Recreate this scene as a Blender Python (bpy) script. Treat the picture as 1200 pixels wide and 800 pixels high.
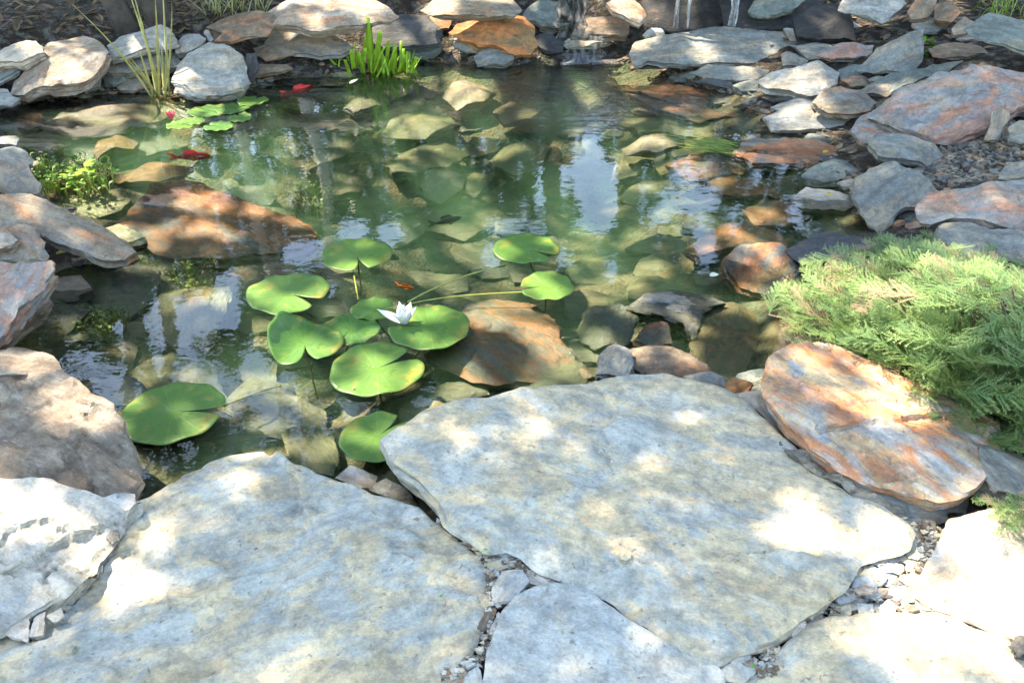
import bpy, bmesh, math, random
import numpy as np
from mathutils import Vector, Matrix, noise as mnoise
from mathutils.geometry import delaunay_2d_cdt

# ------------------------------------------------------------------ camera, sky, sun, exposure
for o in list(bpy.data.objects):
    bpy.data.objects.remove(o)
SC = bpy.context.scene
COL = SC.collection
CAM_H, PITCH, FPX = 1.55, math.radians(33.0), 1000.0     # FPX: focal length in pixels of the 1200x800 frame
cam_d = bpy.data.cameras.new('camera')
cam_d.sensor_width = 36.0
cam_d.lens = 36.0 * FPX / 1200.0
cam_d.clip_start = 0.05
cam_d.clip_end = 500
cam = bpy.data.objects.new('camera', cam_d)
COL.objects.link(cam)
cam.location = (0, 0, CAM_H)
cam.rotation_euler = (math.radians(90) - PITCH, 0, 0)
SC.camera = cam

SUN_EL, SUN_AZ = math.radians(56), math.radians(-60)      # azimuth from +Y towards +X
S = np.array([math.cos(SUN_EL) * math.sin(SUN_AZ), math.cos(SUN_EL) * math.cos(SUN_AZ), math.sin(SUN_EL)])
world = bpy.data.worlds.new('World')
SC.world = world
world.use_nodes = True
wn = world.node_tree
sky = wn.nodes.new('ShaderNodeTexSky')
sky.sky_type = 'NISHITA'
sky.sun_disc = False
sky.sun_elevation = SUN_EL
sky.sun_rotation = SUN_AZ
sky.air_density = 1.0
sky.dust_density = 0.3
wn.links.new(sky.outputs[0], wn.nodes['Background'].inputs[0])
wn.nodes['Background'].inputs[1].default_value = 0.15
sun_d = bpy.data.lights.new('sun', 'SUN')
sun_d.energy = 3.5
sun_d.angle = math.radians(0.5)
sun_d.color = (1.0, 0.955, 0.89)
sun = bpy.data.objects.new('sun', sun_d)
COL.objects.link(sun)
sun.location = tuple(S * 40)
sun.rotation_euler = Vector(-S).to_track_quat('-Z', 'Y').to_euler()
SC.view_settings.view_transform = 'Standard'
SC.view_settings.look = 'None'
SC.view_settings.gamma = 1.0
SC.view_settings.use_curve_mapping = False
SC.view_settings.exposure = 2.68
SC.view_settings.use_white_balance = True            # the camera's white balance, set for open shade
SC.view_settings.white_balance_temperature = 7600
SC.view_settings.white_balance_tint = 12
SC.cycles.max_bounces = 8
SC.cycles.transparent_max_bounces = 16
SC.cycles.volume_bounces = 0
SC.cycles.sample_clamp_indirect = 6.0
SC.cycles.caustics_reflective = False
SC.cycles.caustics_refractive = False
SC.cycles.use_denoising = True

R0 = random.Random(5)
NP = np.random.default_rng(11)

# ------------------------------------------------------------------ geometry of the view
CPI, SPI = math.cos(PITCH), math.sin(PITCH)
def ray(u, v):
    a, b = (u - 600) / FPX, (400 - v) / FPX
    return np.array([a, CPI + b * SPI, -SPI + b * CPI])       # right, forward, up in the world
def unproj(u, v, z=0.0):
    d = ray(u, v)
    t = (z - CAM_H) / d[2]
    return np.array([0, 0, CAM_H]) + d * t
def proj(P):
    """pixel of world points, P (n,3)"""
    P = np.atleast_2d(P)
    z = P[:, 2] - CAM_H
    dep = P[:, 1] * CPI - z * SPI
    up = P[:, 1] * SPI + z * CPI
    dep = np.where(dep < 1e-3, 1e-3, dep)
    return 600 + FPX * P[:, 0] / dep, 400 - FPX * up / dep, dep
def pxs(s):
    return [tuple(float(c) for c in p.split(',')) for p in s.split()]
def sstep(a, b, x):
    t = np.clip((x - a) / (b - a), 0, 1)
    return t * t * (3 - 2 * t)
def seg_dist(P, poly):
    """distance of points P (n,2) to the closed polygon's outline"""
    A = np.asarray(poly, float)
    B = np.roll(A, -1, 0)
    out = np.full(len(P), 1e9)
    for a, b in zip(A, B):
        ab = b - a
        t = np.clip(((P - a) @ ab) / max(ab @ ab, 1e-12), 0, 1)
        out = np.minimum(out, np.hypot(*(P - a - t[:, None] * ab).T))
    return out
def inside(P, poly):
    A = np.asarray(poly, float)
    B = np.roll(A, -1, 0)
    c = np.zeros(len(P), bool)
    for a, b in zip(A, B):
        m = (a[1] > P[:, 1]) != (b[1] > P[:, 1])
        with np.errstate(divide='ignore', invalid='ignore'):
            xi = (b[0] - a[0]) * (P[:, 1] - a[1]) / (b[1] - a[1]) + a[0]
        c ^= m & (P[:, 0] < xi)
    return c

# smooth value noise for arrays
_tab = np.random.default_rng(3).random((64, 64))
def vnoise(x, y):
    xi, yi = np.floor(x).astype(int), np.floor(y).astype(int)
    fx, fy = x - xi, y - yi
    fx, fy = fx * fx * (3 - 2 * fx), fy * fy * (3 - 2 * fy)
    g = lambda i, j: _tab[i % 64, j % 64]
    return (g(xi, yi) * (1 - fx) + g(xi + 1, yi) * fx) * (1 - fy) + (g(xi, yi + 1) * (1 - fx) + g(xi + 1, yi + 1) * fx) * fy
def fbm(x, y, o=4):
    s, a, n = 0, 1.0, 0
    for k in range(o):
        s = s + a * vnoise(x * 2 ** k + 17.3 * k, y * 2 ** k + 9.1 * k)
        n += a
        a *= 0.5
    return s / n

# ------------------------------------------------------------------ the pond's outline and the terrain under everything
SHORE_PX = pxs('490,592 520,560 470,530 500,490 560,470 640,455 740,440 850,452 900,470 905,410 930,345 985,300 1040,268 1015,245 '
               '1000,215 950,200 985,170 900,140 860,112 800,92 745,75 660,62 600,78 560,76 490,72 410,88 330,92 290,104 230,112 '
               '150,108 60,116 0,128 -40,150 0,190 40,205 60,240 150,296 90,310 60,320 50,370 10,400 60,432 110,458 145,485 155,530 '
               '170,575 240,535 310,518 400,560 450,575')
SHORE = np.array([unproj(u, v + (20 if v > 430 else 0), 0)[:2] for u, v in SHORE_PX])   # the near shore runs under the slabs' overhang
def terrain(x, y):
    x, y = np.atleast_1d(np.asarray(x, float)), np.atleast_1d(np.asarray(y, float))
    P = np.stack([x, y], 1)
    d = seg_dist(P, SHORE)
    ins = inside(P, SHORE)
    far = sstep(2.3, 4.0, y)
    slope = 0.30 + far * (0.28 - 0.36 * sstep(0.4, 2.2, x))
    cap = 0.078 + 0.23 * far
    h = np.minimum(d * slope, cap + 0.03 * np.maximum(d - 0.8, 0))
    mound = sstep(6.2, 7.6, y) * sstep(-2.6, -0.6, x) * (1 - sstep(3.2, 5.5, x)) * (1 - sstep(12, 18, y))
    h = h + 0.75 * mound
    dep = -np.minimum(0.38, (0.27 + 0.12 * (1 - sstep(1.9, 2.7, y))) * d + 0.03 * sstep(0, 0.1, d))
    n = fbm(x * 3.1, y * 3.1, 4) - 0.5
    h = np.where(ins, dep + n * 0.05 * sstep(0.05, 0.4, d), h + n * 0.05 * sstep(0.0, 0.3, d) * (0.25 + far))
    return h
def hit(u, v):
    """where the pixel's ray meets the terrain"""
    d = ray(u, v)
    t = np.arange(0.9, 16, 0.012)
    X, Y, Z = d[0] * t, d[1] * t, CAM_H + d[2] * t
    below = np.where(Z < terrain(X, Y))[0]
    k = below[0] if len(below) else len(t) - 1
    return np.array([X[k], Y[k], Z[k]])

# ------------------------------------------------------------------ objects
def props(o, label=None, cat=None, group=None, kind=None):
    if label: o['label'] = label
    if cat: o['category'] = cat
    if group: o['group'] = group
    if kind: o['kind'] = kind
    return o
def mesh_obj(name, verts, faces, mat, loc=(0, 0, 0), parent=None, smooth=None):
    me = bpy.data.meshes.new(name)
    me.from_pydata([tuple(map(float, v)) for v in verts], [], [tuple(map(int, f)) for f in faces])
    if smooth is not None:
        me.shade_smooth()
        if smooth < 179:
            me.set_sharp_from_angle(angle=math.radians(smooth))
    if mat is not None:
        me.materials.append(mat)
    o = bpy.data.objects.new(name, me)
    COL.objects.link(o)
    o.location = tuple(map(float, loc))
    if parent is not None:
        o.parent = parent
    return o
def fast_mesh(name, V, F, mat, loc=(0, 0, 0), parent=None, attr=None):
    """V (n,3), F (m,k) all faces of one size; attr: dict of point float attributes"""
    V = np.asarray(V, np.float32)
    F = np.asarray(F, np.int32)
    me = bpy.data.meshes.new(name)
    k = F.shape[1]
    me.vertices.add(len(V))
    me.vertices.foreach_set('co', V.ravel())
    me.loops.add(F.size)
    me.loops.foreach_set('vertex_index', F.ravel())
    me.polygons.add(len(F))
    me.polygons.foreach_set('loop_start', np.arange(0, F.size, k, dtype=np.int32))
    me.update(calc_edges=True)
    me.validate()
    for nm, a in (attr or {}).items():
        at = me.attributes.new(nm, 'FLOAT', 'POINT')
        at.data.foreach_set('value', np.asarray(a, np.float32))
    me.materials.append(mat)
    o = bpy.data.objects.new(name, me)
    COL.objects.link(o)
    o.location = tuple(map(float, loc))
    if parent is not None:
        o.parent = parent
    return o
def empty(name, loc, label, cat, group=None):
    o = bpy.data.objects.new(name, None)
    o.empty_display_size = 0.05
    COL.objects.link(o)
    o.location = tuple(map(float, loc))
    return props(o, label, cat, group)

# ------------------------------------------------------------------ materials
class N:
    def __init__(self, name):
        self.m = bpy.data.materials.new(name)
        self.m.use_nodes = True
        self.t = self.m.node_tree
        self.t.nodes.clear()
        self.out = self.t.nodes.new('ShaderNodeOutputMaterial')
    def n(self, typ, ins=None, **kw):
        x = self.t.nodes.new(typ)
        for k, v in kw.items():
            setattr(x, k, v)
        for k, v in (ins or {}).items():
            self.set(x.inputs[k], v)
        return x
    def set(self, sock, v):
        if isinstance(v, bpy.types.NodeSocket):
            self.t.links.new(v, sock)
        elif isinstance(v, bpy.types.Node):
            self.t.links.new(v.outputs[0], sock)
        else:
            if sock.type == 'RGBA' and len(v) == 3:
                v = (*v, 1)
            sock.default_value = v
    def math(self, op, a, b=0.0, clamp=False):
        x = self.n('ShaderNodeMath', operation=op, use_clamp=clamp)
        self.set(x.inputs[0], a)
        self.set(x.inputs[1], b)
        return x.outputs[0]
    def mix(self, f, a, b, mode='MIX'):
        x = self.n('ShaderNodeMix', data_type='RGBA', blend_type=mode)
        self.set(x.inputs[0], f)
        self.set(x.inputs[6], a)
        self.set(x.inputs[7], b)
        return x.outputs[2]
    def rng(self, v, a, b, c=0.0, d=1.0, smooth=True):
        x = self.n('ShaderNodeMapRange', interpolation_type='SMOOTHSTEP' if smooth else 'LINEAR')
        for i, q in enumerate((v, a, b, c, d)):
            self.set(x.inputs[i], q)
        return x.outputs[0]
    def noise(self, vec, scale, detail=6, rough=0.6, dist=0.0):
        return self.n('ShaderNodeTexNoise', {'Vector': vec, 'Scale': scale, 'Detail': detail, 'Roughness': rough, 'Distortion': dist}).outputs[0]
    def scaled(self, vec, s):
        return self.n('ShaderNodeMapping', {'Vector': vec, 'Scale': s}).outputs[0]
    def done(self, shader):
        self.t.links.new(shader.outputs[0] if isinstance(shader, bpy.types.Node) else shader, self.out.inputs[0])
        return self.m

def stone_mat(name, base, alt, rust=(0.30, 0.105, 0.035), rust_amt=0.3, pale=(0.5, 0.49, 0.45), pale_amt=0.3, algae=0.7, scale=1.0, alt_amt=0.5, blotch=0.75, aniso=(0.42, 1.35, 2.2)):
    k = N(name)
    tc = k.n('ShaderNodeTexCoord')
    oi = k.n('ShaderNodeObjectInfo')
    off = k.n('ShaderNodeVectorMath', operation='SCALE', ins={0: (37.0, 53.0, 71.0), 'Scale': oi.outputs['Random']})
    co = k.n('ShaderNodeVectorMath', operation='ADD', ins={0: tc.outputs['Object'], 1: off.outputs[0]}).outputs[0]
    rot = k.scaled(co, aniso)
    big = k.noise(rot, 5.0 * scale, 12, 0.68, 0.8)
    col = k.mix(k.rng(big, 0.53 - 0.14 * alt_amt, 0.68 - 0.14 * alt_amt), base, alt)
    streak = k.noise(k.scaled(rot, (0.7, 1.5, 1.5)), 9 * scale, 10, 0.7, 0.5)
    col = k.mix(k.rng(streak, 0.62 - 0.16 * pale_amt, 0.86 - 0.16 * pale_amt, 0, 0.8), col, pale)
    rn = k.noise(rot, 3.1 * scale, 11, 0.66, 1.3)
    rmask = k.rng(rn, 0.66 - 0.26 * rust_amt, 0.76 - 0.22 * rust_amt, 0, 0.92)
    rcol = k.mix(k.noise(co, 17 * scale, 5), rust, tuple(min(1, c * 1.7 + 0.05) for c in rust))
    col = k.mix(rmask, col, rcol)
    dark = k.noise(co, 23 * scale, 8, 0.7)
    col = k.mix(k.rng(dark, 0.3, 0.62, 0.62, 0.0), col, tuple(c * 0.45 for c in base))
    speck = k.noise(co, 130, 3, 0.7)
    blot = k.noise(rot, 7.5 * scale, 12, 0.74, 0.5)
    col = k.mix(blotch, col, k.rng(blot, 0.36, 0.64, 0.30, 0.72), 'OVERLAY')
    col = k.mix(0.30, col, k.rng(speck, 0.3, 0.7, 0.35, 0.75), 'OVERLAY')
    pit = k.noise(co, 48 * scale, 6, 0.75, 0.4)
    col = k.mix(k.rng(pit, 0.62, 0.70, 0, 0.55), col, tuple(c * 0.35 for c in base))
    lich = k.noise(co, 30 * scale, 8, 0.8, 0.6)
    col = k.mix(k.rng(lich, 0.60, 0.68, 0, 0.5), col, tuple(min(1, c * 1.35 + 0.06) for c in alt))
    # strata on broken edges
    geo = k.n('ShaderNodeNewGeometry')
    nob = k.n('ShaderNodeVectorTransform', {0: geo.outputs['True Normal']}, vector_type='NORMAL', convert_from='WORLD', convert_to='OBJECT').outputs[0]
    nz = k.n('ShaderNodeSeparateXYZ', {0: nob}).outputs[2]
    side = k.rng(nz, 0.8, 0.45)
    lay = k.noise(k.scaled(co, (3, 3, 110)), 1.0, 5, 0.75, 0.4)
    col = k.mix(k.math('MULTIPLY', side, k.rng(lay, 0.35, 0.6, 0.75, 0.0)), col, tuple(c * 0.35 for c in base))
    # wet below the splash line, algae below the water line
    pz = k.n('ShaderNodeSeparateXYZ', {0: geo.outputs['Position']}).outputs[2]
    wob = k.math('MULTIPLY', k.math('SUBTRACT', k.noise(co, 6, 4), 0.5), 0.04)
    zz = k.math('SUBTRACT', pz, wob)
    wet = k.rng(zz, 0.022, 0.0)
    alg = k.math('MULTIPLY', k.rng(zz, 0.004, -0.05), k.rng(k.noise(co, 5.0, 7, 0.65), 0.36, 0.56, 0.3, algae))
    col = k.mix(alg, col, (0.145, 0.155, 0.06))
    col = k.mix(k.math('MULTIPLY', wet, 0.28), col, (0.0, 0.0, 0.0), 'MIX')
    b1 = k.noise(k.scaled(rot, (1, 1.2, 1.2)), 24 * scale, 10, 0.72, 0.3)
    b2 = k.noise(co, 210, 4, 0.7)
    hgt = k.math('ADD', k.math('MULTIPLY', b1, 1.0), k.math('MULTIPLY', b2, 0.10))
    hgt = k.math('ADD', hgt, k.math('MULTIPLY', k.math('MULTIPLY', side, lay), 0.9))
    hgt = k.math('SUBTRACT', hgt, k.math('MULTIPLY', k.rng(pit, 0.60, 0.72), 0.35))
    bump = k.n('ShaderNodeBump', {'Height': hgt, 'Strength': 0.85, 'Distance': 0.012})
    rough = k.rng(wet, 0, 1, 0.72, 0.22, False)
    p = k.n('ShaderNodeBsdfPrincipled', {'Base Color': col, 'Roughness': rough, 'Normal': bump.outputs[0], 'Specular IOR Level': 0.35})
    return k.done(p)

M = {}
M['flag'] = stone_mat('flagstone_slate', (0.365, 0.375, 0.315), (0.54, 0.43, 0.25), rust=(0.52, 0.36, 0.18), rust_amt=0.3, pale=(0.55, 0.52, 0.42), pale_amt=0.5, scale=1.3, alt_amt=0.8, blotch=0.5, aniso=(0.7, 1.15, 2.0))
M['flagblue'] = stone_mat('plain_flagstone_slate', (0.385, 0.405, 0.36), (0.46, 0.42, 0.32), rust_amt=-0.3, pale_amt=0.4, scale=1.5, alt_amt=0.5, blotch=0.45, aniso=(0.8, 1.1, 2.0))
M['ochre'] = stone_mat('ochre_slate', (0.50, 0.40, 0.27), (0.40, 0.37, 0.31), rust=(0.46, 0.20, 0.09), rust_amt=0.45, pale=(0.6, 0.55, 0.43), pale_amt=0.6)
M['warm'] = stone_mat('brown_weathered_slate', (0.175, 0.13, 0.085), (0.25, 0.21, 0.15), rust=(0.20, 0.11, 0.055), rust_amt=0.4, pale=(0.42, 0.42, 0.36), pale_amt=0.45, scale=1.2, alt_amt=0.6)
M['sand'] = stone_mat('sandy_layered_slate', (0.42, 0.38, 0.29), (0.33, 0.34, 0.31), rust=(0.40, 0.27, 0.15), rust_amt=0.3, pale=(0.55, 0.52, 0.44), pale_amt=0.5, scale=1.2, alt_amt=0.6)
M['rustfg'] = stone_mat('orange_patched_slate', (0.33, 0.33, 0.30), (0.46, 0.32, 0.16), rust=(0.36, 0.125, 0.03), rust_amt=0.8, pale=(0.52, 0.49, 0.42), pale_amt=0.65, scale=1.5, alt_amt=0.8)
M['blue'] = stone_mat('blue_grey_slate', (0.165, 0.175, 0.15), (0.26, 0.215, 0.14), rust_amt=0.18, pale=(0.40, 0.40, 0.37), pale_amt=0.45, scale=1.5, alt_amt=0.6)  # blue, pale, green, tan, pink, redgrey: colours darkened for the far bank's shade
M['pale'] = stone_mat('pale_slate', (0.26, 0.26, 0.22), (0.35, 0.29, 0.20), rust_amt=0.15, pale=(0.52, 0.51, 0.46), pale_amt=0.7, scale=1.4, alt_amt=0.6)
M['rust'] = stone_mat('rusty_slate', (0.17, 0.175, 0.145), (0.25, 0.155, 0.065), rust=(0.29, 0.095, 0.02), rust_amt=0.95, pale=(0.34, 0.31, 0.24), pale_amt=0.5, scale=1.3, algae=0.3)
M['brown'] = stone_mat('brown_slate', (0.15, 0.11, 0.07), (0.24, 0.175, 0.105), rust=(0.26, 0.11, 0.04), rust_amt=0.5, pale=(0.33, 0.31, 0.26), pale_amt=0.3, scale=1.3)
M['tan'] = stone_mat('tan_slate', (0.25, 0.195, 0.125), (0.18, 0.18, 0.155), rust=(0.28, 0.125, 0.05), rust_amt=0.45, pale=(0.42, 0.39, 0.32), pale_amt=0.45, scale=1.4)
M['pink'] = stone_mat('pinkish_slate', (0.31, 0.23, 0.15), (0.40, 0.345, 0.26), rust=(0.29, 0.125, 0.05), rust_amt=0.5, pale=(0.5, 0.45, 0.38), pale_amt=0.55, scale=1.6)
M['green'] = stone_mat('green_grey_slate', (0.125, 0.15, 0.125), (0.20, 0.19, 0.13), rust_amt=0.2, pale=(0.32, 0.33, 0.27), pale_amt=0.35, scale=1.4)
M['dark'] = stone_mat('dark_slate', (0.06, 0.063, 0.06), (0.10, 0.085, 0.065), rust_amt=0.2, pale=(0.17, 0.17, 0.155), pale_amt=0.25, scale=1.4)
M['recess_shade'] = stone_mat('recess_shade_slate', (0.022, 0.023, 0.021), (0.045, 0.036, 0.026), rust_amt=0.2, pale=(0.10, 0.10, 0.09), pale_amt=0.25, scale=1.6)  # rocks behind the streams: the recess's shade put into their near-black colour
M['orange'] = stone_mat('orange_slate', (0.27, 0.135, 0.045), (0.17, 0.125, 0.06), rust=(0.36, 0.115, 0.022), rust_amt=0.75, pale=(0.36, 0.30, 0.2), pale_amt=0.35, algae=0.3, scale=1.3)
M['redgrey'] = stone_mat('red_grey_slate', (0.22, 0.225, 0.205), (0.30, 0.22, 0.15), rust=(0.27, 0.115, 0.055), rust_amt=0.75, pale=(0.42, 0.39, 0.33), pale_amt=0.5, scale=1.6)
M['olive'] = stone_mat('algae_covered_slate', (0.23, 0.235, 0.115), (0.34, 0.28, 0.13), rust=(0.34, 0.18, 0.05), rust_amt=0.4, pale=(0.46, 0.45, 0.3), pale_amt=0.5, algae=0.55, scale=1.3)

# ------------------------------------------------------------------ slate stones
def chaikin(P, w=0.2):
    Q = []
    for i in range(len(P)):
        a, b = P[i], P[(i + 1) % len(P)]
        Q += [a * (1 - w) + b * w, a * w + b * (1 - w)]
    return np.array(Q)
def resample(P, step):
    out = []
    for i in range(len(P)):
        a, b = P[i], P[(i + 1) % len(P)]
        n = max(1, int(round(np.hypot(*(b - a)) / step)))
        for k in range(n):
            out.append(a + (b - a) * k / n)
    return np.array(out)

def slab_mesh(poly, thick, step, seed, ledge, dome, chip, taper=0.10, facet=1.0, cracks=()):
    """poly (n,2) outline in the slab's own plane -> verts (x,y,h), faces"""
    rr = random.Random(seed)
    P = np.asarray(poly, float)
    area2 = np.sum(P[:, 0] * np.roll(P[:, 1], -1) - np.roll(P[:, 0], -1) * P[:, 1])
    if area2 < 0:
        P = P[::-1]
    size = math.sqrt(abs(area2) / 2)
    # straight broken runs: split the long edges and push the splits out or in
    Q = []
    for i in range(len(P)):
        a, b = P[i], P[(i + 1) % len(P)]
        Q.append(a)
        L_ = np.hypot(*(b - a))
        if L_ > 0.16 * size:
            t_ = rr.uniform(0.3, 0.7)
            nrm = np.array([b[1] - a[1], a[0] - b[0]]) / L_
            Q.append(a + (b - a) * t_ + nrm * rr.uniform(-0.9, 0.9) * chip * size)
    P = chaikin(np.array(Q), 0.05)
    P = resample(P, step)
    # broken edge
    T = np.roll(P, -1, 0) - np.roll(P, 1, 0)
    T /= np.maximum(np.hypot(T[:, 0], T[:, 1]), 1e-9)[:, None]
    O = np.stack([T[:, 1], -T[:, 0]], 1)
    s1 = seed * 3.17 % 50
    f = 7.0 / size
    j = (fbm(P[:, 0] * f + s1, P[:, 1] * f - s1, 4) - 0.5) * 2
    P = P + O * (j * chip * size)[:, None]
    nb = len(P)
    lo, hi = P.min(0), P.max(0)
    gx, gy = np.meshgrid(np.arange(lo[0], hi[0], step), np.arange(lo[1], hi[1], step * 0.9))
    gx = gx + (np.arange(gx.shape[0]) % 2)[:, None] * step * 0.5
    G = np.stack([gx.ravel(), gy.ravel()], 1)
    G += np.random.default_rng(seed).uniform(-0.25, 0.25, G.shape) * step
    G = G[inside(G, P)]
    if len(G):
        G = G[seg_dist(G, P) > step * 0.55]
    A = np.vstack([P, G])
    res = delaunay_2d_cdt([Vector(a) for a in A], [(i, (i + 1) % nb) for i in range(nb)], [], 1, 1e-7)
    vo, fo, ov = res[0], res[2], res[3]
    V2 = np.array([(v.x, v.y) for v in vo])
    remap = {}
    for i, src in enumerate(ov):
        for s in src:
            remap[s] = i
    d = seg_dist(V2, P)
    x, y = V2[:, 0], V2[:, 1]
    f2 = 2.3 / size
    n1 = fbm(x * f2 + s1, y * f2 * 1.6 + 2 * s1, 5)
    n2 = fbm(x * 9 / size - s1, y * 14 / size + s1, 4) - 0.5
    steps = 6.0
    t = n1 * steps
    fr = t - np.floor(t)
    terr = (np.floor(t) + sstep(0.72, 1.0, fr)) / steps
    r = min(thick * 0.28, (0.035 if facet else 0.014) * size) + 1e-5
    edge = 1 - np.clip(d / (r * (0.25 + 1.9 * fbm(x * 6 / size + 3, y * 6 / size, 3) ** 1.5)), 0, 1)
    h = (terr - 0.5) * ledge * 1.6 + (n1 - 0.5) * ledge * 0.8 + n2 * ledge * 0.35 - r * 0.55 * edge ** 2
    h += dome * size * (1 - (1 - np.clip(d / (0.45 * size), 0, 1)) ** 2)
    for line, depth, reach in cracks:
        best = np.full(len(V2), 1e9)
        sgn = np.ones(len(V2))
        for p, q in zip(line[:-1], line[1:]):
            ab = q - p
            tt = np.clip(((V2 - p) @ ab) / (ab @ ab), 0, 1)
            df = V2 - p - tt[:, None] * ab
            ds = np.hypot(df[:, 0], df[:, 1])
            m = ds < best
            best = np.where(m, ds, best)
            sgn = np.where(m, np.sign(ab[0] * df[:, 1] - ab[1] * df[:, 0]), sgn)
        wob = (fbm(x * 22, y * 22, 3) - 0.5) * 0.02
        sd = best * sgn + wob
        h = h - depth * sstep(-0.006, 0.004, -sd) * np.clip(1 - best / reach, 0, 1)
    # cleavage facets knocked off the corners
    c0 = P.mean(0)
    for _ in range(rr.randint(3, 6) if facet else 0):
        an = rr.uniform(0, 6.283)
        w = ((x - c0[0]) * math.cos(an) + (y - c0[1]) * math.sin(an)) / size
        cut = rr.uniform(0.12, 0.42)
        fac = -(w - cut) * rr.uniform(0.12, 0.55) * facet * min(thick * 2.2, 0.5 * size) * 2 + dome * size * 0.8 + n2 * ledge * 0.3
        h = np.minimum(h, np.maximum(fac, -thick * 0.75))
    verts = [(a, b, c) for (a, b), c in zip(V2, h)]
    faces = [tuple(f) for f in fo]
    ring = [remap.get(i, None) for i in range(nb)]
    ok = [i for i in range(nb) if ring[i] is not None]
    prev = [ring[i] for i in ok]
    hb = h[prev]
    K = max(4, min(9, int(thick / max(step * 0.8, 0.004))))
    offs = [0.0]
    for k in range(1, K + 1):
        offs.append(rr.uniform(-0.22, 0.16) * thick * (0.6 if k < K else 1) - taper * thick * (k / K) ** 2 * 2)
    for k in range(1, K + 1):
        cur = []
        q = (fbm(P[ok, 0] * 5 / size + k * 3.7 + s1, P[ok, 1] * 5 / size + s1, 3) - 0.5) * 0.42 * thick
        for m, i in enumerate(ok):
            e = P[i] + O[i] * (offs[k] + q[m] * (0.5 + 0.5 * (k % 2)))
            hh = hb[m] + (-thick * 0.92 - hb[m]) * (k / K) ** 1.0 + (q[m] * 0.3 if k < K else 0)
            cur.append(len(verts))
            verts.append((e[0], e[1], hh))
        L = len(cur)
        for a in range(L):
            b = (a + 1) % L
            faces.append((prev[a], cur[a], cur[b], prev[b]))
        prev = cur
    faces.append(tuple(prev[::-1]))
    # face windings: make the top point up
    return np.array(verts), faces, size

def fix_normals(o):
    bm = bmesh.new()
    bm.from_mesh(o.data)
    bmesh.ops.recalc_face_normals(bm, faces=bm.faces)
    bm.to_mesh(o.data)
    bm.free()

_seed = [100]
STONES = []
def stone(label, px, mat, z=None, sl=0.35, sx=0.0, th=0.09, name='slate_stone', cat='stone', ledge=None, dome=0.03, chip=0.018, dz=0.0, res=1.0, group=None, parent=None, facet=1.0, cracks=(), grow=1.0):
    """a slab whose visible face has the outline px; z = height of the nearest point of its face (None: lying on the terrain)"""
    q = pxs(px) if isinstance(px, str) else px
    if grow != 1.0:
        c_ = np.mean(q, 0)
        q = [tuple(c_ + (np.array(p) - c_) * grow) for p in q]
    a = max(q, key=lambda p: p[1])
    if z is None and name != 'submerged_stone':
        th = th * 0.72
    if z is None:
        p0 = hit(*a)
        # lift the slab by part of its own thickness: the face's front edge stays on the same pixel
        p0 = unproj(a[0], a[1], p0[2] + dz + th * 0.55)
    else:
        p0 = unproj(a[0], a[1], z)
    n = np.array([-sx, -sl, 1.0])
    C = np.array([0, 0, CAM_H])
    W = []
    for u, v in q:
        d = ray(u, v)
        t = (n @ (p0 - C)) / (n @ d)
        W.append(C + d * t)
    W = np.array(W)
    cen = W.mean(0)
    nn = n / np.linalg.norm(n)
    e1 = np.array([1, 0, sx]); e1 /= np.linalg.norm(e1)
    e2 = np.cross(nn, e1)
    P2 = np.stack([(W - cen) @ e1, (W - cen) @ e2], 1)
    cv = resample(P2, 0.02)
    cv = cv - cv.mean(0)
    ev, evec = np.linalg.eigh(cv.T @ cv)
    ax = evec[:, 1] * (1 if evec[0, 1] >= 0 else -1)      # the slab's long axis becomes its local x
    e1 = e1 * ax[0] + e2 * ax[1]
    e2 = np.cross(nn, e1)
    P2 = np.stack([(W - cen) @ e1, (W - cen) @ e2], 1)
    cr = []
    for cpx, depth, reach in cracks:
        L_ = []
        for u, v in pxs(cpx):
            d = ray(u, v)
            L_.append(C + d * ((n @ (p0 - C)) / (n @ d)) - cen)
        L_ = np.array(L_)
        cr.append((np.stack([L_ @ e1, L_ @ e2], 1), depth, reach))
    dep = np.linalg.norm(cen - C)
    _seed[0] += 1
    area = abs(np.sum(P2[:, 0] * np.roll(P2[:, 1], -1) - np.roll(P2[:, 0], -1) * P2[:, 1])) / 2
    size = math.sqrt(area)
    step = max(4.0 * dep / 1000 * res, size / 125)
    step = min(step, size / 9)
    V, F, size = slab_mesh(P2, th, step, _seed[0], ledge if ledge is not None else min(0.035, 0.05 * size + 0.003), dome * 0.55, chip * 1.5, 0.10, facet, cr)
    down = np.array([0.4 * e1[2], 0.4 * e2[2], 0.6 + 0.4 * nn[2]])
    Lv = np.where(V[:, 2:3] > -0.02, V, np.stack([V[:, 0], V[:, 1], V[:, 2] * 0], 1) + V[:, 2:3] * down)
    o = mesh_obj(name, Lv, F, M[mat], (0, 0, 0), parent, 28)
    o.matrix_world = Matrix(((e1[0], e2[0], nn[0], cen[0]), (e1[1], e2[1], nn[1], cen[1]), (e1[2], e2[2], nn[2], cen[2]), (0, 0, 0, 1)))
    fix_normals(o)
    props(o, label, cat, group)
    STONES.append((o, q))
    return o

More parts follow.
